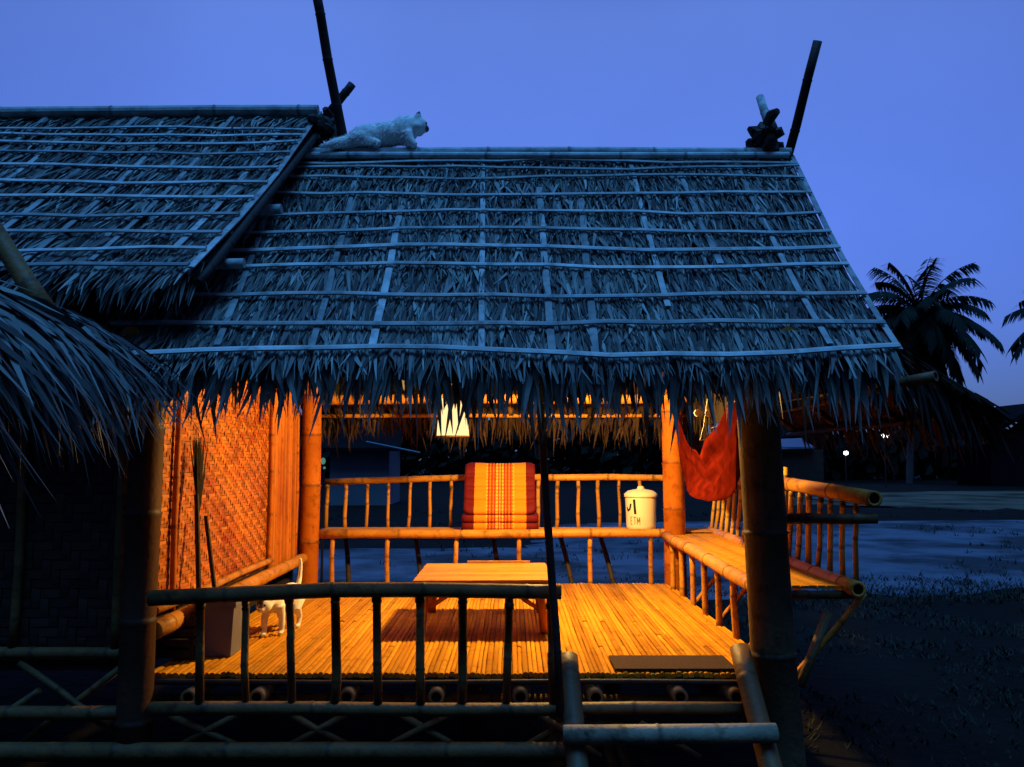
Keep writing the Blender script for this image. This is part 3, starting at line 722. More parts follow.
def pad_prof(z0, z1, yf, yb):
    c = []; h = z1 - z0; n = 8
    for i in range(n + 1):
        a = -math.pi / 2 + math.pi * i / n; c.append((yf - .03 * max(0, math.cos(a)) ** .6 + .03, z0 + h / 2 + h / 2 * math.sin(a)))
    for i in range(n + 1):
        a = math.pi / 2 + math.pi * i / n; c.append((yb - .02 * math.cos(a), z0 + h / 2 + h / 2 * math.sin(a)))
    return c
for z0, z1, yf in ((0, .062, 6.91), (.064, .128, 6.915)):
    extrude_prof(pad_prof(zb + z0, zb + z1, yf, 7.25), -.415, .22, 20).build('folded_pad', M_CUSH, cu, origin=(-.10, 7.05, zb), smooth=True)
front = []; bumps = 4; z0, z1 = zb + .13, zb + .555
for i in range(bumps):
    for k in range(7):
        u = (i + k / 7) / bumps; puff = .034 * abs(math.sin(math.pi * k / 7)) ** .5
        front.append((6.925 + .27 * u - puff, z0 + (z1 - z0) * u))
prof = front + [(7.20, z1 + .003), (7.225, z1 + .006), (7.25, z1 - .01), (7.262, z1 - .1), (7.262, z0 + .2), (7.258, z0 + .05), (7.24, z0)]
extrude_prof(prof, -.40, .195, 24, sag=.012).build('wedge', M_CUSH, cu, origin=(-.10, 7.05, zb), smooth=True)

# bucket
bx, by, br = at(641, 505, 7.06).x, 7.07, .130
bk = empty('lidded_bucket', 'cream lidded plastic bucket with black writing standing on the back bench', 'bucket', (bx, by, SZ + .026))
z0 = SZ + .026
def lathe(mb, prof, c, n=40, t=1, m=0):
    rings = [[mb.vert((c[0] + r * math.cos(2 * math.pi * k / n), c[1] + r * math.sin(2 * math.pi * k / n), c[2] + z), t) for k in range(n)] for r, z in prof]
    for a, b in zip(rings[:-1], rings[1:]):
        for k in range(n): mb.face((a[k], a[(k + 1) % n], b[(k + 1) % n], b[k]), m)
    mb.face(rings[0][::-1], m); mb.face(rings[-1], m)
mb = MB(); lathe(mb, [(br * .86, 0), (br * .93, .006), (br * .95, .03), (br, .27), (br, .285)], (bx, by, z0)); mb.build('body', M_WHITE, bk, smooth=True)
mb = MB(); lathe(mb, [(br + .008, .268), (br + .010, .272), (br + .010, .292), (br + .002, .300), (br * .8, .322), (br * .3, .334), (.03, .337), (.028, .352), (.012, .362)], (bx, by, z0)); mb.build('lid', M_WHITE, bk, smooth=True)
def stroke(mb, pts, w):
    """a pen stroke wrapped on the bucket wall; pts = (degrees from the side facing out, height)"""
    pr = None; P = []
    for (a0, h0), (a1, h1) in zip(pts[:-1], pts[1:]):
        for k in range(5): P.append((a0 + (a1 - a0) * k / 4, h0 + (h1 - h0) * k / 4))
    for i, (a, h) in enumerate(P):
        a2, h2 = P[min(i + 1, len(P) - 1)]; a1, h1 = P[max(i - 1, 0)]
        dx, dz = R(a2 - a1) * br, h2 - h1; l = math.hypot(dx, dz) or 1; nx, nz = -dz / l * w / 2, dx / l * w / 2
        vs = []
        for s_ in (-1, 1):
            hh = h + s_ * nz; aa = R(a) + s_ * nx / br; rr = br * (.95 + .05 * (hh - .03) / .24) + .0015
            vs.append(mb.vert((bx + rr * math.sin(aa), by - rr * math.cos(aa), z0 + hh)))
        if pr: mb.face((pr[0], vs[0], vs[1], pr[1]))
        pr = vs
OFF = -4
mb = MB(); stroke(mb, [(-30 + OFF, .252), (-26 + OFF, .13)], .022); stroke(mb, [(-44 + OFF, .215), (-50 + OFF, .17), (-60 + OFF, .155), (-66 + OFF, .185)], .018); mb.build('lettering', M_INK, bk)
mb = MB()
for pts in ([(-46, .105), (-46, .045)], [(-46, .105), (-39, .105)], [(-46, .075), (-40, .075)], [(-46, .045), (-39, .045)], [(-34, .105), (-23, .105)], [(-28.5, .105), (-28.5, .045)],
            [(-19, .045), (-19, .105), (-14, .065), (-9, .105), (-9, .04)]): stroke(mb, [(a + OFF, h) for a, h in pts], .007)
mb.build('small_lettering', M_INK2, bk)

# small glowing paper shade below the rear beam
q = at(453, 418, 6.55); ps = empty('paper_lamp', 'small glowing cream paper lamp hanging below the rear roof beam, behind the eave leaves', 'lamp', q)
def lathe0(mb, prof, c, n=28):
    rings = [[mb.vert((c[0] + r * math.cos(2 * math.pi * k / n), c[1] + r * math.sin(2 * math.pi * k / n), c[2] + z)) for k in range(n)] for r, z in prof]
    for a, b in zip(rings[:-1], rings[1:]):
        for k in range(n): mb.face((a[k], a[(k + 1) % n], b[(k + 1) % n], b[k]))
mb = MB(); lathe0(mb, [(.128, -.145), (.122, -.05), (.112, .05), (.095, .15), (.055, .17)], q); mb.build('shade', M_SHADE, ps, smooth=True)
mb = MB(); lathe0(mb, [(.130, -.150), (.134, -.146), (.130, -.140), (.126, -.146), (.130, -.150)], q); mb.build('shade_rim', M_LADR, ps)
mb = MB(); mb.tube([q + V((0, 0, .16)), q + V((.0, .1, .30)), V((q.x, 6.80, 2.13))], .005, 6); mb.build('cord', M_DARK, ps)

# pendant lamp (its bulb lights the deck; tucked up under the ridge)
lx, ly, lz = .30, 5.45, 2.30
lp = empty('pendant_bulb', 'bare warm bulb hanging on a cord under the ridge above the deck', 'lamp', (lx, ly, lz))
mb = MB(); mb.tube([(lx, 5.2, rz - .16), (lx, ly - .02, lz + .5), (lx, ly, lz + .1)], .004, 6); mb.build('cord', M_DARK, lp)
mb = MB(); mb.tube([(lx, ly, lz + .11), (lx, ly, lz + .04)], .018, 12); mb.build('socket', M_DARK, lp)
mb = MB(); lathe(mb, [(.012, .04), (.018, .03), (.03, .0), (.032, -.015), (.024, -.038), (.008, -.047)][::-1], (lx, ly, lz), 20); mb.build('bulb', M_BULB, lp, smooth=True)
li = bpy.data.lights.new('warm_lamp', 'POINT'); li.energy = 360; li.color = (1, .62, .18); li.shadow_soft_size = .07
lo_ = bpy.data.objects.new('warm_lamp', li); COL.objects.link(lo_); lo_.location = (lx, ly, lz - .10); 
bpy.context.view_layer.update(); lo_.parent = lp; lo_.matrix_parent_inverse = lp.matrix_world.inverted()

# hammock
hm = empty('red_hammock', 'thin red cloth hammock slung between the two right posts above the side bench', 'hammock', (1.25, 5.4, 1.4))
HA, HB = V((1.345, 6.76, 1.96)), V((1.125, 4.10, 1.98))
def hpoint(u, v, ph):
    p = HA.lerp(HB, u)
    sg = math.sin(math.pi * u)
    top = p.z + .012 * math.sin(u * 31) * sg - .34 * (1 - abs(2 * u - 1) ** 1.15); bot = p.z - .60 * sg ** (.07 if u > .5 else .4) - .02
    z = top + (bot - top) * v; x = p.x + .07 * sg * (math.sin(math.pi * v) - .45) + .012 * math.sin(u * 17 + v * 5 + ph) * sg + .008 * math.sin(v * 21 + 3 * u)
    return V((x, p.y + .015 * math.sin(v * 14 + u * 6), z))
mb = MB(); nu, nv = 40, 14
for ph, off in ((0, V((0, 0, 0))),):
    g = [[mb.vert(hpoint(i / nu, j / nv, ph) + off * math.sin(math.pi * i / nu), .75 + .4 * mnoise.noise(V((i * .5, j * .7, ph)))) for j in range(nv + 1)] for i in range(nu + 1)]
    for i in range(nu):
        for j in range(nv): mb.face((g[i][j], g[i + 1][j], g[i + 1][j + 1], g[i][j + 1]))
o = mb.build('cloth', M_RED, hm, smooth=True); md = o.modifiers.new('s', 'SOLIDIFY'); md.thickness = .003
mb = MB(); mb.tube([HA, V((1.335, 6.83, 2.04))], .012, 6); mb.build('rope', M_ROPE, hm)
mb = MB(); mb.tube([HB, V((1.15, 4.02, 2.03))], .012, 6); mb.build('rope', M_ROPE, hm)
# hanging cord with two discs
hc = empty('bead_string', 'pale cord loop with two small cream discs dangling above the red hammock', 'ornament', at(706, 396, 5.3))
mb = MB(); cp = [(709, 350), (708, 396), (704, 425), (700, 440), (722, 439), (718, 426), (712, 428)]
mb.tube([at(x, y, 5.3) for x, y in cp], .0035, 5); mb.build('cord', M_ROPE, hc)
for px in (698, 709):
    mb = MB(); q = at(px, 413, 5.29); mb.tube([q + V((0, -.012, 0)), q + V((0, .012, 0))], .024, 14); mb.build('disc', M_WHITE, hc)
mb = MB(); q = at(700, 392, 5.29); mb.tube([q + V((0, 0, .05)), q, q - V((0, 0, .05))], [.006, .018, .008], 8); mb.build('knot', M_WHITE, hc)

# pale bin + dark crate + broom + stick behind the front railing
c = at(221, 625, 4.42); bn = empty('plastic_bin', 'pale square plastic bin with a thick rim behind the front railing', 'bin', (c.x, 4.42, DZ + .006))
mb = MB(); z = DZ + .006
def sq(mb, c, w0, w1, z0, z1, t=1):
    a = [mb.vert((c[0] + sx * w0, c[1] + sy * w0, z0), t) for sx, sy in ((-1, -1), (1, -1), (1, 1), (-1, 1))]
    b = [mb.vert((c[0] + sx * w1, c[1] + sy * w1, z1), t) for sx, sy in ((-1, -1), (1, -1), (1, 1), (-1, 1))]
    for k in range(4): mb.face((a[k], a[(k + 1) % 4], b[(k + 1) % 4], b[k]))
    return a, b
a, b = sq(mb, (c.x, 4.42), .080, .098, z, z + .27); mb.face(a[::-1])
a2, b2 = sq(mb, (c.x, 4.42), .092, .074, z + .27, z + .01)
for k in range(4): mb.face((b[k], b[(k + 1) % 4], a2[(k + 1) % 4], a2[k]))
mb.face(b2)
mb.build('body', M_BIN, bn)
mb = MB()
for sx, sy, wx, wy in ((0, -.102, .22, .016), (0, .102, .22, .016), (-.102, 0, .016, .188), (.102, 0, .016, .188)): mb.box((c.x + sx, 4.42 + sy, z + .265), (wx, wy, .03))
mb.build('rim', M_BIN, bn)
c = at(178, 640, 4.36); cr = MB(); z = DZ + .006
for k in range(4):
    for (dx, dy, sx, sy) in ((0, -.1, .22, .012), (0, .1, .22, .012), (-.112, 0, .012, .212), (.112, 0, .012, .212)): cr.box((c.x + dx, 4.36 + dy, z + .03 + k * .052), (sx, sy, .036))
for dx in (-.1, .1):
    for dy in (-.088, .088): cr.box((c.x + dx, 4.36 + dy, z + .11), (.02, .02, .212))
cr.box((c.x, 4.36, z + .012), (.2, .17, .01))
tag(cr.build('slatted_crate', M_DARK, None, origin=(c.x, 4.36, z)), 'dark slatted crate on the deck corner against the woven wall', 'crate')
br_ = empty('straw_broom', 'dark broom standing upside down against the woven wall', 'broom', at(192, 640, 4.36))
b0 = V((-1.62, 4.42, DZ + .01)); b1 = V((-1.685, 4.47, 1.42))
mb = MB(); mb.tube([b0, b1], .014, 8); mb.build('handle', M_DARK, br_)
mb = MB(); r2 = random.Random(6); dd = (b1 - b0).normalized()
for k in range(70):
    d = (dd + V((r2.gauss(0, .045), r2.gauss(0, .045), 0))).normalized(); W = d.orthogonal().normalized()
    mb.blade(b1 - dd * .10 + W * .01, d, W, d.cross(W), r2.uniform(.28, .42), .012, .0, 0, 1, tip=.2)
mb.build('bristles', M_DARK, br_)
mb = MB(); mb.tube([(-1.535, 4.50, DZ + .01), (-1.665, 4.56, 1.30)], .012, 8)
tag(mb.build('wooden_stick', M_DARK, None, origin=(-1.535, 4.5, DZ)), 'thin dark stick leaning on the woven wall just behind the broom', 'stick')

# ------------------------------------------------------------------ CATS
def blob_mesh(name, build, voxel, mats, tone_fn, parent, loc, rotz, sm=6):
    mb = MB(); build(mb)
    me = bpy.data.meshes.new('tmp'); me.from_pydata(mb.v, [], mb.f); ob = bpy.data.objects.new('tmp', me); COL.objects.link(ob)
    r = ob.modifiers.new('r', 'REMESH'); r.mode = 'VOXEL'; r.voxel_size = voxel
    s = ob.modifiers.new('s', 'SMOOTH'); s.iterations = sm; s.factor = .5
    dg = bpy.context.evaluated_depsgraph_get(); dg.update()
    m2 = bpy.data.meshes.new_from_object(ob.evaluated_get(dg)); bpy.data.objects.remove(ob); m2.name = name
    a = m2.attributes.new('tone', 'FLOAT', 'POINT'); a.data.foreach_set('value', [tone_fn(v.co) for v in m2.vertices])
    for m in mats: m2.materials.append(m)
    m2.polygons.foreach_set('use_smooth', [True] * len(m2.polygons))
    o = bpy.data.objects.new(name, m2); COL.objects.link(o); o.location = loc; o.rotation_euler.z = rotz
    if parent: 
        bpy.context.view_layer.update(); o.parent = parent; o.matrix_parent_inverse = parent.matrix_world.inverted()
    return o
def ell(mb, c, r, n=14, m=10, tilt=0):
    c = V(c); rot = Matrix.Rotation(tilt, 3, 'Y'); rings = []
    for j in range(1, m):
        th = math.pi * j / m
        rings.append([mb.vert(c + rot @ V((r[0] * math.sin(th) * math.cos(2 * math.pi * k / n), r[1] * math.sin(th) * math.sin(2 * math.pi * k / n), r[2] * math.cos(th)))) for k in range(n)])
    top, bot = mb.vert(c + rot @ V((0, 0, r[2]))), mb.vert(c - rot @ V((0, 0, r[2])))
    for a, b in zip(rings[:-1], rings[1:]):
        for k in range(n): mb.face((a[k], b[k], b[(k + 1) % n], a[(k + 1) % n]))
    for k in range(n): mb.face((top, rings[0][k], rings[0][(k + 1) % n])); mb.face((bot, rings[-1][(k + 1) % n], rings[-1][k]))
def limb(mb, pts, rads): mb.tube(pts, rads, 10)
def fur(o, parent, n, ln, seed, tone_fn, back=V((-1, 0, -.4))):
    rnd = random.Random(seed); mb = MB(); me = o.data; polys = list(me.polygons)
    for _ in range(n):
        p = rnd.choice(polys); c = V(p.center); nn = V(p.normal)
        if c.x > .15: continue
        l = ln
        d = (nn * .75 + back * .8 + V((rnd.gauss(0, .25), rnd.gauss(0, .25), rnd.gauss(0, .25)))).normalized(); W = d.cross(nn)
        if W.length < .05: continue
        mb.blade(c - nn * .003, d, W.normalized(), nn, l * rnd.uniform(.6, 1.2), .0035, .002, .003, tone_fn(c) * rnd.uniform(.92, 1.08), tip=.1)
    f = mb.build('fur', M_FUR, None); f.location = o.location; f.rotation_euler = o.rotation_euler
    bpy.context.view_layer.update(); f.parent = parent; f.matrix_parent_inverse = parent.matrix_world.inverted()
# long-haired cat crouching along the ridge, head raised to the right; x forward
rl = V((-.80, 5.16, rz + .066))
c1 = empty('cat', 'fluffy white long-haired cat crouching on the veranda ridge, dark ears, facing right', 'cat', rl)
def cat1(mb):
    ell(mb, (-.11, 0, .070), (.135, .095, .078)); ell(mb, (.00, 0, .088), (.13, .085, .080)); ell(mb, (.10, 0, .108), (.10, .078, .090), tilt=-.3)
    ell(mb, (-.15, -.05, .045), (.10, .052, .052)); ell(mb, (-.15, .05, .045), (.10, .052, .052))
    limb(mb, [(-.20, -.02, .035), (-.26, -.05, .015), (-.32, -.08, -.005), (-.40, -.10, -.03)], [.05, .042, .034, .010])
    limb(mb, [(.13, -.045, .08), (.15, -.05, .03), (.185, -.05, -.008)], [.042, .032, .024]); limb(mb, [(.13, .045, .08), (.15, .05, .03), (.185, .05, -.008)], [.042, .032, .024])
    limb(mb, [(-.12, -.07, .02), (-.03, -.085, -.005)], [.03, .022])
    limb(mb, [(.10, 0, .13), (.175, 0, .150)], [.075, .062]); ell(mb, (.195, 0, .146), (.064, .066, .060)); ell(mb, (.243, 0, .126), (.026, .032, .024)); ell(mb, (.195, -.04, .125), (.038, .034, .034)); ell(mb, (.195, .04, .125), (.038, .034, .034))
    for s_ in (-1, 1): limb(mb, [(.196, s_ * .036, .182), (.204, s_ * .044, .206), (.210, s_ * .047, .226)], [.028, .018, .003])
def tone1(c):
    if c.z > .204: return .10
    if c.x > .248 and c.z < .140: return .14
    return 1.0
o1 = blob_mesh('body', cat1, .007, [M_FUR], tone1, c1, rl, 0)
fur(o1, c1, 3800, .022, 3, lambda c: 1.0)
mb = MB()
for s_ in (-1, 1): ell(mb, (.250, s_ * .028, .152), (.008, .008, .008), 8, 6)
e = mb.build('eyes', M_EYE, None, smooth=True); e.location = rl; bpy.context.view_layer.update(); e.parent = c1; e.matrix_parent_inverse = c1.matrix_world.inverted()
# short-haired cat walking on the deck
cl = V((-1.345, 4.98, DZ + .004)); ca = math.atan2(-.40, -.085)
c2 = empty('cat', 'short-haired white cat walking on the deck with its tail straight up, patched dark head low', 'cat', cl)
def cat2(mb):
    ell(mb, (-.09, 0, .195), (.105, .062, .072)); ell(mb, (.03, 0, .195), (.115, .056, .066)); ell(mb, (.11, 0, .19), (.065, .054, .066))
    limb(mb, [(-.175, 0, .22), (-.205, 0, .28), (-.20, .006, .345), (-.185, .012, .40)], [.018, .015, .0135, .010])
    for s_, fx in ((-1, .03), (1, -.03)):
        limb(mb, [(.115, s_ * .036, .17), (.12 + fx, s_ * .038, .09), (.115 + fx, s_ * .038, .02)], [.032, .020, .015]); ell(mb, (.128 + fx, s_ * .038, .012), (.024, .016, .012))
        limb(mb, [(-.125, s_ * .036, .19), (-.10 - fx, s_ * .044, .12), (-.165 - fx, s_ * .04, .065), (-.150 - fx, s_ * .04, .015)], [.048, .034, .017, .014]); ell(mb, (-.137 - fx, s_ * .04, .012), (.025, .016, .012))
    limb(mb, [(.14, 0, .215), (.20, 0, .195)], [.045, .038]); ell(mb, (.225, 0, .185), (.046, .046, .041)); ell(mb, (.262, 0, .168), (.022, .024, .018))
    for s_ in (-1, 1): limb(mb, [(.212, s_ * .026, .210), (.216, s_ * .033, .235), (.218, s_ * .036, .255)], [.020, .012, .003])
def tone2(c):
    if c.x > .18 and c.z > .198 and c.y < .012: return .07
    if c.x > .18 and c.z > .222: return .10
    if c.x > .24 and abs(c.y) < .014 and c.z > .18: return .25
    return 1.0
o2 = blob_mesh('body', cat2, .006, [M_FUR], tone2, c2, cl, ca, 5)
for nm, m_, pts in (('eyes', M_EYE, ((.262, -.022, .192), (.262, .022, .192))), ('nose', M_SKIN, ((.284, 0, .172),))):
    mb = MB()
    for p in pts: ell(mb, p, (.007, .007, .006), 8, 6)
    e = mb.build(nm, m_, None, smooth=True); e.location = cl; e.rotation_euler.z = ca; bpy.context.view_layer.update(); e.parent = c2; e.matrix_parent_inverse = c2.matrix_world.inverted()

# ------------------------------------------------------------------ BACKGROUND
def palm(name, label, base, crown, rad, seed, n=22):
    o = empty(name, label, 'palm tree', base, 'palm trees beyond the yard'); rnd = random.Random(seed)
    base, crown = V(base), V(crown); mb = MB(); pts, rr = [], []
    for i in range(15):
        u = i / 14; p = base.lerp(crown, u); p.x += (crown.x - base.x) * .5 * (u * u - u); pts.append(p); rr.append(.24 - .09 * u + (.05 if i % 2 else 0) * .3)
    mb.tube(pts, rr, 9, [rnd.uniform(.8, 1.1) for _ in pts]); mb.build('trunk', M_TRUNK, o)
    mb = MB()
    for k in range(n):
        az = k * 2.399 + rnd.uniform(-.2, .2); el = R(82) - (k / n) * R(150); ln = rad * rnd.uniform(.85, 1.1)
        d = V((math.cos(az) * math.cos(el), math.sin(az) * math.cos(el), math.sin(el))); p = V(crown); prev = V(p); seg = 16; path = []
        for i in range(seg + 1):
            path.append(V(p)); p = p + d * (ln / seg); d = (d + V((0, 0, -.095))).normalized()
        mb.tube(path, [.05 * (1 - i / (seg + 1)) + .012 for i in range(seg + 1)], 4)
        for i in range(2, seg + 1):
            for q in range(4):
                f = rnd.random(); pp = path[i - 1].lerp(path[i], f); dd = (path[i] - path[i - 1]).normalized(); sd = dd.cross(V((0, 0, 1)))
                if sd.length < .1: sd = V((math.sin(az), -math.cos(az), 0))
                sd.normalize(); ll = rad * .26 * (1 - .55 * abs(i / seg - .4)) * rnd.uniform(.75, 1.1)
                for s_ in (-1, 1):
                    dl = (dd * .55 + sd * s_ * .7 + V((0, 0, -.55))).normalized(); W = dl.cross(V((0, 0, 1))).normalized()
                    mb.blade(pp, dl, W, V((0, 0, 1)), ll, .15, .02, ll * .25, 1, tip=.1)
    mb.build('crown', M_FROND, o)
pc = at(920, 318, 58)
palm('palm_tree', 'tall dark coconut palm with a full round crown rising right of the veranda roof', (at(909, 470, 58).x, 58, 0), pc, 5.2, 1, 58)
pc = at(1078, 318, 58)
palm('palm_tree', 'coconut palm mostly outside the picture, only its frond tips showing at the right edge', (at(1086, 470, 58).x, 58, 0), pc, 5.0, 5, 34)

# treeline
rnd = random.Random(12); mb = MB()
for k in range(24000):
    x = rnd.uniform(-60, 85)
    h = (5.6 if x < 15 else 3.9) + 1.6 * mnoise.noise(V((x * .16, 0, 0))) + 1.0 * mnoise.noise(V((x * .6, 4, 0)))
    y = 72 + rnd.gauss(0, 2.5); z = h * rnd.random() ** .7
    c = V((x, y, z)); n = V((rnd.gauss(0, 1), -abs(rnd.gauss(0, 1)), rnd.gauss(.4, 1))).normalized(); a = n.orthogonal().normalized(); b = n.cross(a); s_ = rnd.uniform(.3, .9)
    q = [mb.vert(c + a * s_), mb.vert(c + b * s_ * .5), mb.vert(c - a * s_), mb.vert(c - b * s_ * .5)]; mb.face(q)
kind(mb.build('treeline', M_TREE), 'stuff')

def gable_house(name, label, cat, x, y, w, d, h, rh, mw, mr, win=(), rot=0):
    o = empty(name, label, cat, (x, y, 0)); mb = MB(); mb.box((x, y, h / 2), (w, d, h)); 
    a = [mb.vert((x + sx * w / 2, y + sy * d / 2, h)) for sx, sy in ((-1, -1), (1, -1), (1, 1), (-1, 1))]
    mb.build('wall', mw, o)
    mb = MB(); ov = .45
    for sy in (-1, 1):
        p = [V((x - w / 2 - ov, y + sy * (d / 2 + ov), h - .12)), V((x + w / 2 + ov, y + sy * (d / 2 + ov), h - .12)), V((x + w / 2 + ov, y, h + rh)), V((x - w / 2 - ov, y, h + rh))]
        q = [mb.vert(v) for v in p] + [mb.vert(v + V((0, 0, .12))) for v in p]
        for f in ((3, 2, 1, 0), (4, 5, 6, 7), (0, 1, 5, 4), (1, 2, 6, 5), (2, 3, 7, 6), (3, 0, 4, 7)): mb.face([q[i] for i in f])
    mb.build('roof', mr, o)
    for wx in win:
        mb = MB(); mb.box((x + wx, y - d / 2 - .02, h * .5), (.9, .06, 1.0)); f = mb.build('window', M_DARK, o)
    return o
hx0, hx1 = at(330, 460, 30).x, at(389, 460, 30).x
dh = gable_house('far_house', 'pale far house wall seen past the back left post of the veranda', 'house', (hx0 + hx1) / 2, 31.5, hx1 - hx0, 3, 2.05, .9, M_WALLB, M_DROOF)
mb = MB(); mb.tube([at(366, 442, 29), at(420, 453, 29)], .045, 6); mb.build('gutter', M_TIN, dh)
sx = at(800, 443, 52).x
sh = empty('metal_shed', 'small far shed with a bluish sheet metal roof behind the front right post', 'shed', (sx, 53, 0))
mb = MB(); mb.box((sx, 53.2, 1.15), (3.0, 2.0, 2.3)); mb.build('wall', M_DARK, sh)
mb = MB(); mb.beam((sx - 1.7, 52.0, 2.42), (sx + 1.0, 52.0, 2.42), .05, .05)
p = [V((sx - 1.8, 51.9, 2.25)), V((sx + .9, 51.9, 2.35)), V((sx + .9, 54.3, 3.0)), V((sx - 1.8, 54.3, 2.9))]; q = [mb.vert(v) for v in p] + [mb.vert(v + V((0, 0, .06))) for v in p]
for f in ((3, 2, 1, 0), (4, 5, 6, 7), (0, 1, 5, 4), (1, 2, 6, 5), (2, 3, 7, 6), (3, 0, 4, 7)): mb.face([q[i] for i in f])
mb.build('roof', M_TIN, sh)
# dark house at the right edge
x = at(1040, 430, 52).x
o = empty('dark_house', 'dark far house with a gabled roof at the right edge under the palm fronds', 'house', (x, 53, 0))
mb = MB(); mb.box((x, 54, 1.3), (6.4, 4, 2.6)); mb.build('wall', M_DROOF, o)
mb = MB(); zt = at(1030, 402, 52).z; ze = at(972, 445, 52).z; xe = at(966, 440, 52).x
p = [V((xe, 51.6, ze)), V((x, 51.6, zt)), V((2 * x - xe, 51.6, ze)), V((2 * x - xe, 51.6, ze - .25)), V((x, 51.6, zt - .3)), V((xe, 51.6, ze - .25))]
f0 = [mb.vert(v) for v in p]; f1 = [mb.vert(v + V((0, 5, 0))) for v in p]
for k in range(6): mb.face((f0[k], f0[(k + 1) % 6], f1[(k + 1) % 6], f1[k]))
mb.face(f0[::-1]); mb.face(f1); mb.build('roof', M_DROOF, o)
mb = MB(); v = [mb.vert((x - 3.2, 52.0, 2.6)), mb.vert((x + 3.2, 52.0, 2.6)), mb.vert((x, 52.0, zt - .3))]; mb.face(v); v2 = [mb.vert((x - 3.2, 52.05, 2.6)), mb.vert((x + 3.2, 52.05, 2.6)), mb.vert((x, 52.05, zt - .3))]; mb.face(v2[::-1]); mb.build('gable', M_DROOF, o)
# far lamps
for (px, py, w, hgt, lab) in ((885, 436, .27, .11, 'brighter wide white lamp glowing on a far pole near the palm trunk'), (846, 453, .15, .12, 'smaller lower white lamp glowing on a far pole above the bench back')):
    p = at(px, py, 50); o = empty('yard_lamp', lab, 'lamp', (p.x, 50, 0), 'far white lamps')
    mb = MB(); mb.tube([(p.x, 50.12, 0), (p.x, 50.12, p.z + .1)], .04, 6); mb.build('lamp_pole', M_DARK, o)
    mb = MB(); ell(mb, p, (w, .1, hgt), 12, 8); mb.build('lamp_head', M_WLAMP, o, smooth=True)
p = at(323, 461, 11); o = empty('garden_light', 'small dim greenish garden light just right of the back left post', 'lamp', (p.x, 11, 0))
mb = MB(); mb.tube([(p.x, 11.06, 0), (p.x, 11.06, p.z)], .02, 6); mb.build('lamp_pole', M_DARK, o)
mb = MB(); ell(mb, p, (.035, .035, .045), 12, 8); ell(mb, p + V((.02, 0, -.09)), (.018, .018, .018), 10, 6); mb.build('lamp_head', M_GLAMP, o, smooth=True)

# ------------------------------------------------------------------ LIGHT: dusk sky, sun below its last glow, one lamp lit
w = bpy.data.worlds.new('World'); sc.world = w; w.use_nodes = True
N, L = w.node_tree.nodes, w.node_tree.links; N.clear()
out = N.new('ShaderNodeOutputWorld'); bg = N.new('ShaderNodeBackground'); sky = N.new('ShaderNodeTexSky')
sky.sky_type = 'NISHITA'; sky.sun_disc = False; sky.sun_elevation = R(15); sky.sun_rotation = R(180); sky.air_density = 1.0; sky.dust_density = 0; sky.ozone_density = 2
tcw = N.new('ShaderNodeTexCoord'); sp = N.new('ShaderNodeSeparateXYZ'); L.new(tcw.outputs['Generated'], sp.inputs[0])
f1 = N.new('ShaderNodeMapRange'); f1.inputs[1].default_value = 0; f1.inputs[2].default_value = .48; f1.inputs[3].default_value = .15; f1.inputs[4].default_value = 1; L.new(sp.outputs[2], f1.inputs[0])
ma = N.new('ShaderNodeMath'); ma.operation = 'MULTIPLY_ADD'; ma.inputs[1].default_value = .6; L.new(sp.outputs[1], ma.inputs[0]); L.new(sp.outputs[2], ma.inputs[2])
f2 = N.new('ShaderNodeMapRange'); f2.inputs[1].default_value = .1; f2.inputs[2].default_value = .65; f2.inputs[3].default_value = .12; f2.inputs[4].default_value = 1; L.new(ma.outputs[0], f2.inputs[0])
fm = N.new('ShaderNodeMath'); fm.operation = 'MULTIPLY'; L.new(f1.outputs[0], fm.inputs[0]); L.new(f2.outputs[0], fm.inputs[1])
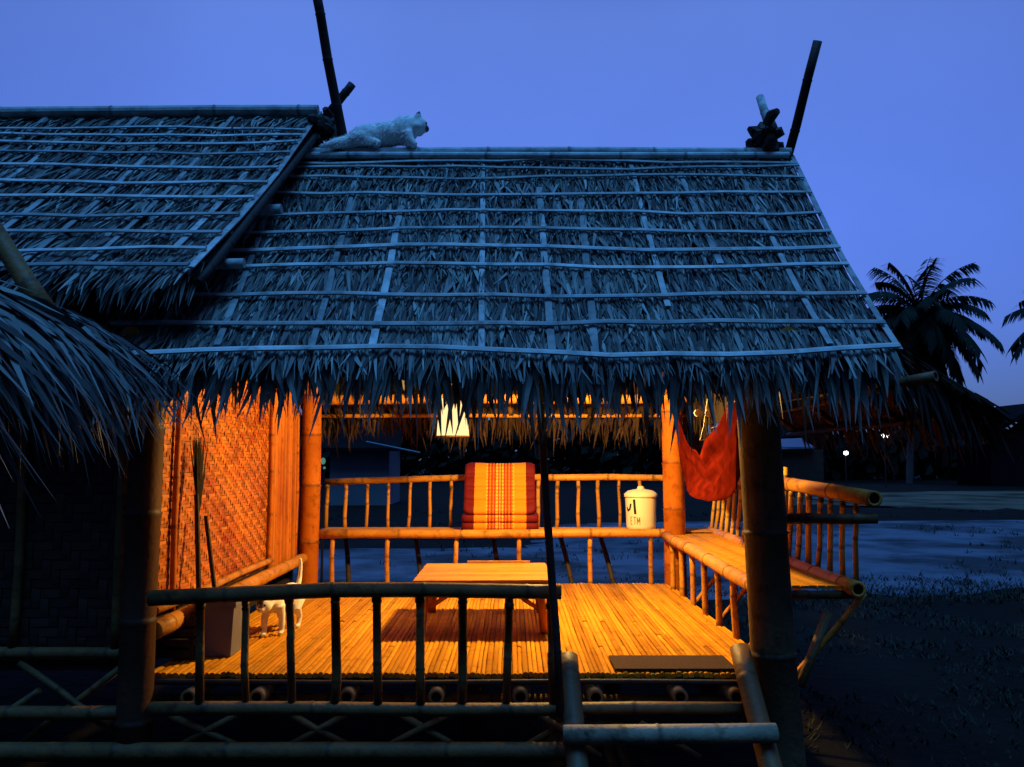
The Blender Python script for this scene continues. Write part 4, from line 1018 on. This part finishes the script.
mx = N.new('ShaderNodeMix'); mx.data_type = 'RGBA'; mx.blend_type = 'MULTIPLY'; mx.inputs[0].default_value = 1; mx.inputs[7].default_value = (1.0, .95, 1.85, 1)
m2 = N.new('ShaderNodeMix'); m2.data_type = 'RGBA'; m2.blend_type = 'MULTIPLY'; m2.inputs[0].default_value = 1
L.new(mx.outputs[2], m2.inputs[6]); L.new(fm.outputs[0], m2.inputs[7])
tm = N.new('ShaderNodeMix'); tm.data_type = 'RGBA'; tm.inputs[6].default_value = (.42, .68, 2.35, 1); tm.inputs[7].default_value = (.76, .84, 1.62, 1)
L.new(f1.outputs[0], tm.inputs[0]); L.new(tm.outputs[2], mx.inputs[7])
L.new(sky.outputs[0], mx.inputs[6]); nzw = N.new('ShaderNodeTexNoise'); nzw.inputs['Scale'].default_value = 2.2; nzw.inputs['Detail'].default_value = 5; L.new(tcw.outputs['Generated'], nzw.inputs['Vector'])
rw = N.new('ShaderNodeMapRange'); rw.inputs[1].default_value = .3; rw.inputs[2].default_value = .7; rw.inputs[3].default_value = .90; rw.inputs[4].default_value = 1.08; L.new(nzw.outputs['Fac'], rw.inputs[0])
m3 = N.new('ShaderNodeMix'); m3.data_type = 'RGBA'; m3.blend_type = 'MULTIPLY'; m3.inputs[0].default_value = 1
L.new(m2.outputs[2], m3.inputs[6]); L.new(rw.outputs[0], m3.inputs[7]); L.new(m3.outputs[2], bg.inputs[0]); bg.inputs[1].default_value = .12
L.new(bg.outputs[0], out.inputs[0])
sl = bpy.data.lights.new('sun', 'SUN'); sl.energy = 2.5; sl.angle = R(35); sl.color = (.075, .39, .98)
so = bpy.data.objects.new('sun', sl); COL.objects.link(so); so.rotation_euler = (R(17), R(4), 0); so.location = (0, -5, 20)

sc.view_settings.view_transform = 'Standard'; sc.view_settings.look = 'None'; sc.view_settings.exposure = 0; sc.view_settings.gamma = 1
sc.render.engine = 'CYCLES'; sc.cycles.use_denoising = True; sc.cycles.max_bounces = 5; sc.cycles.diffuse_bounces = 2; sc.cycles.sample_clamp_indirect = 6
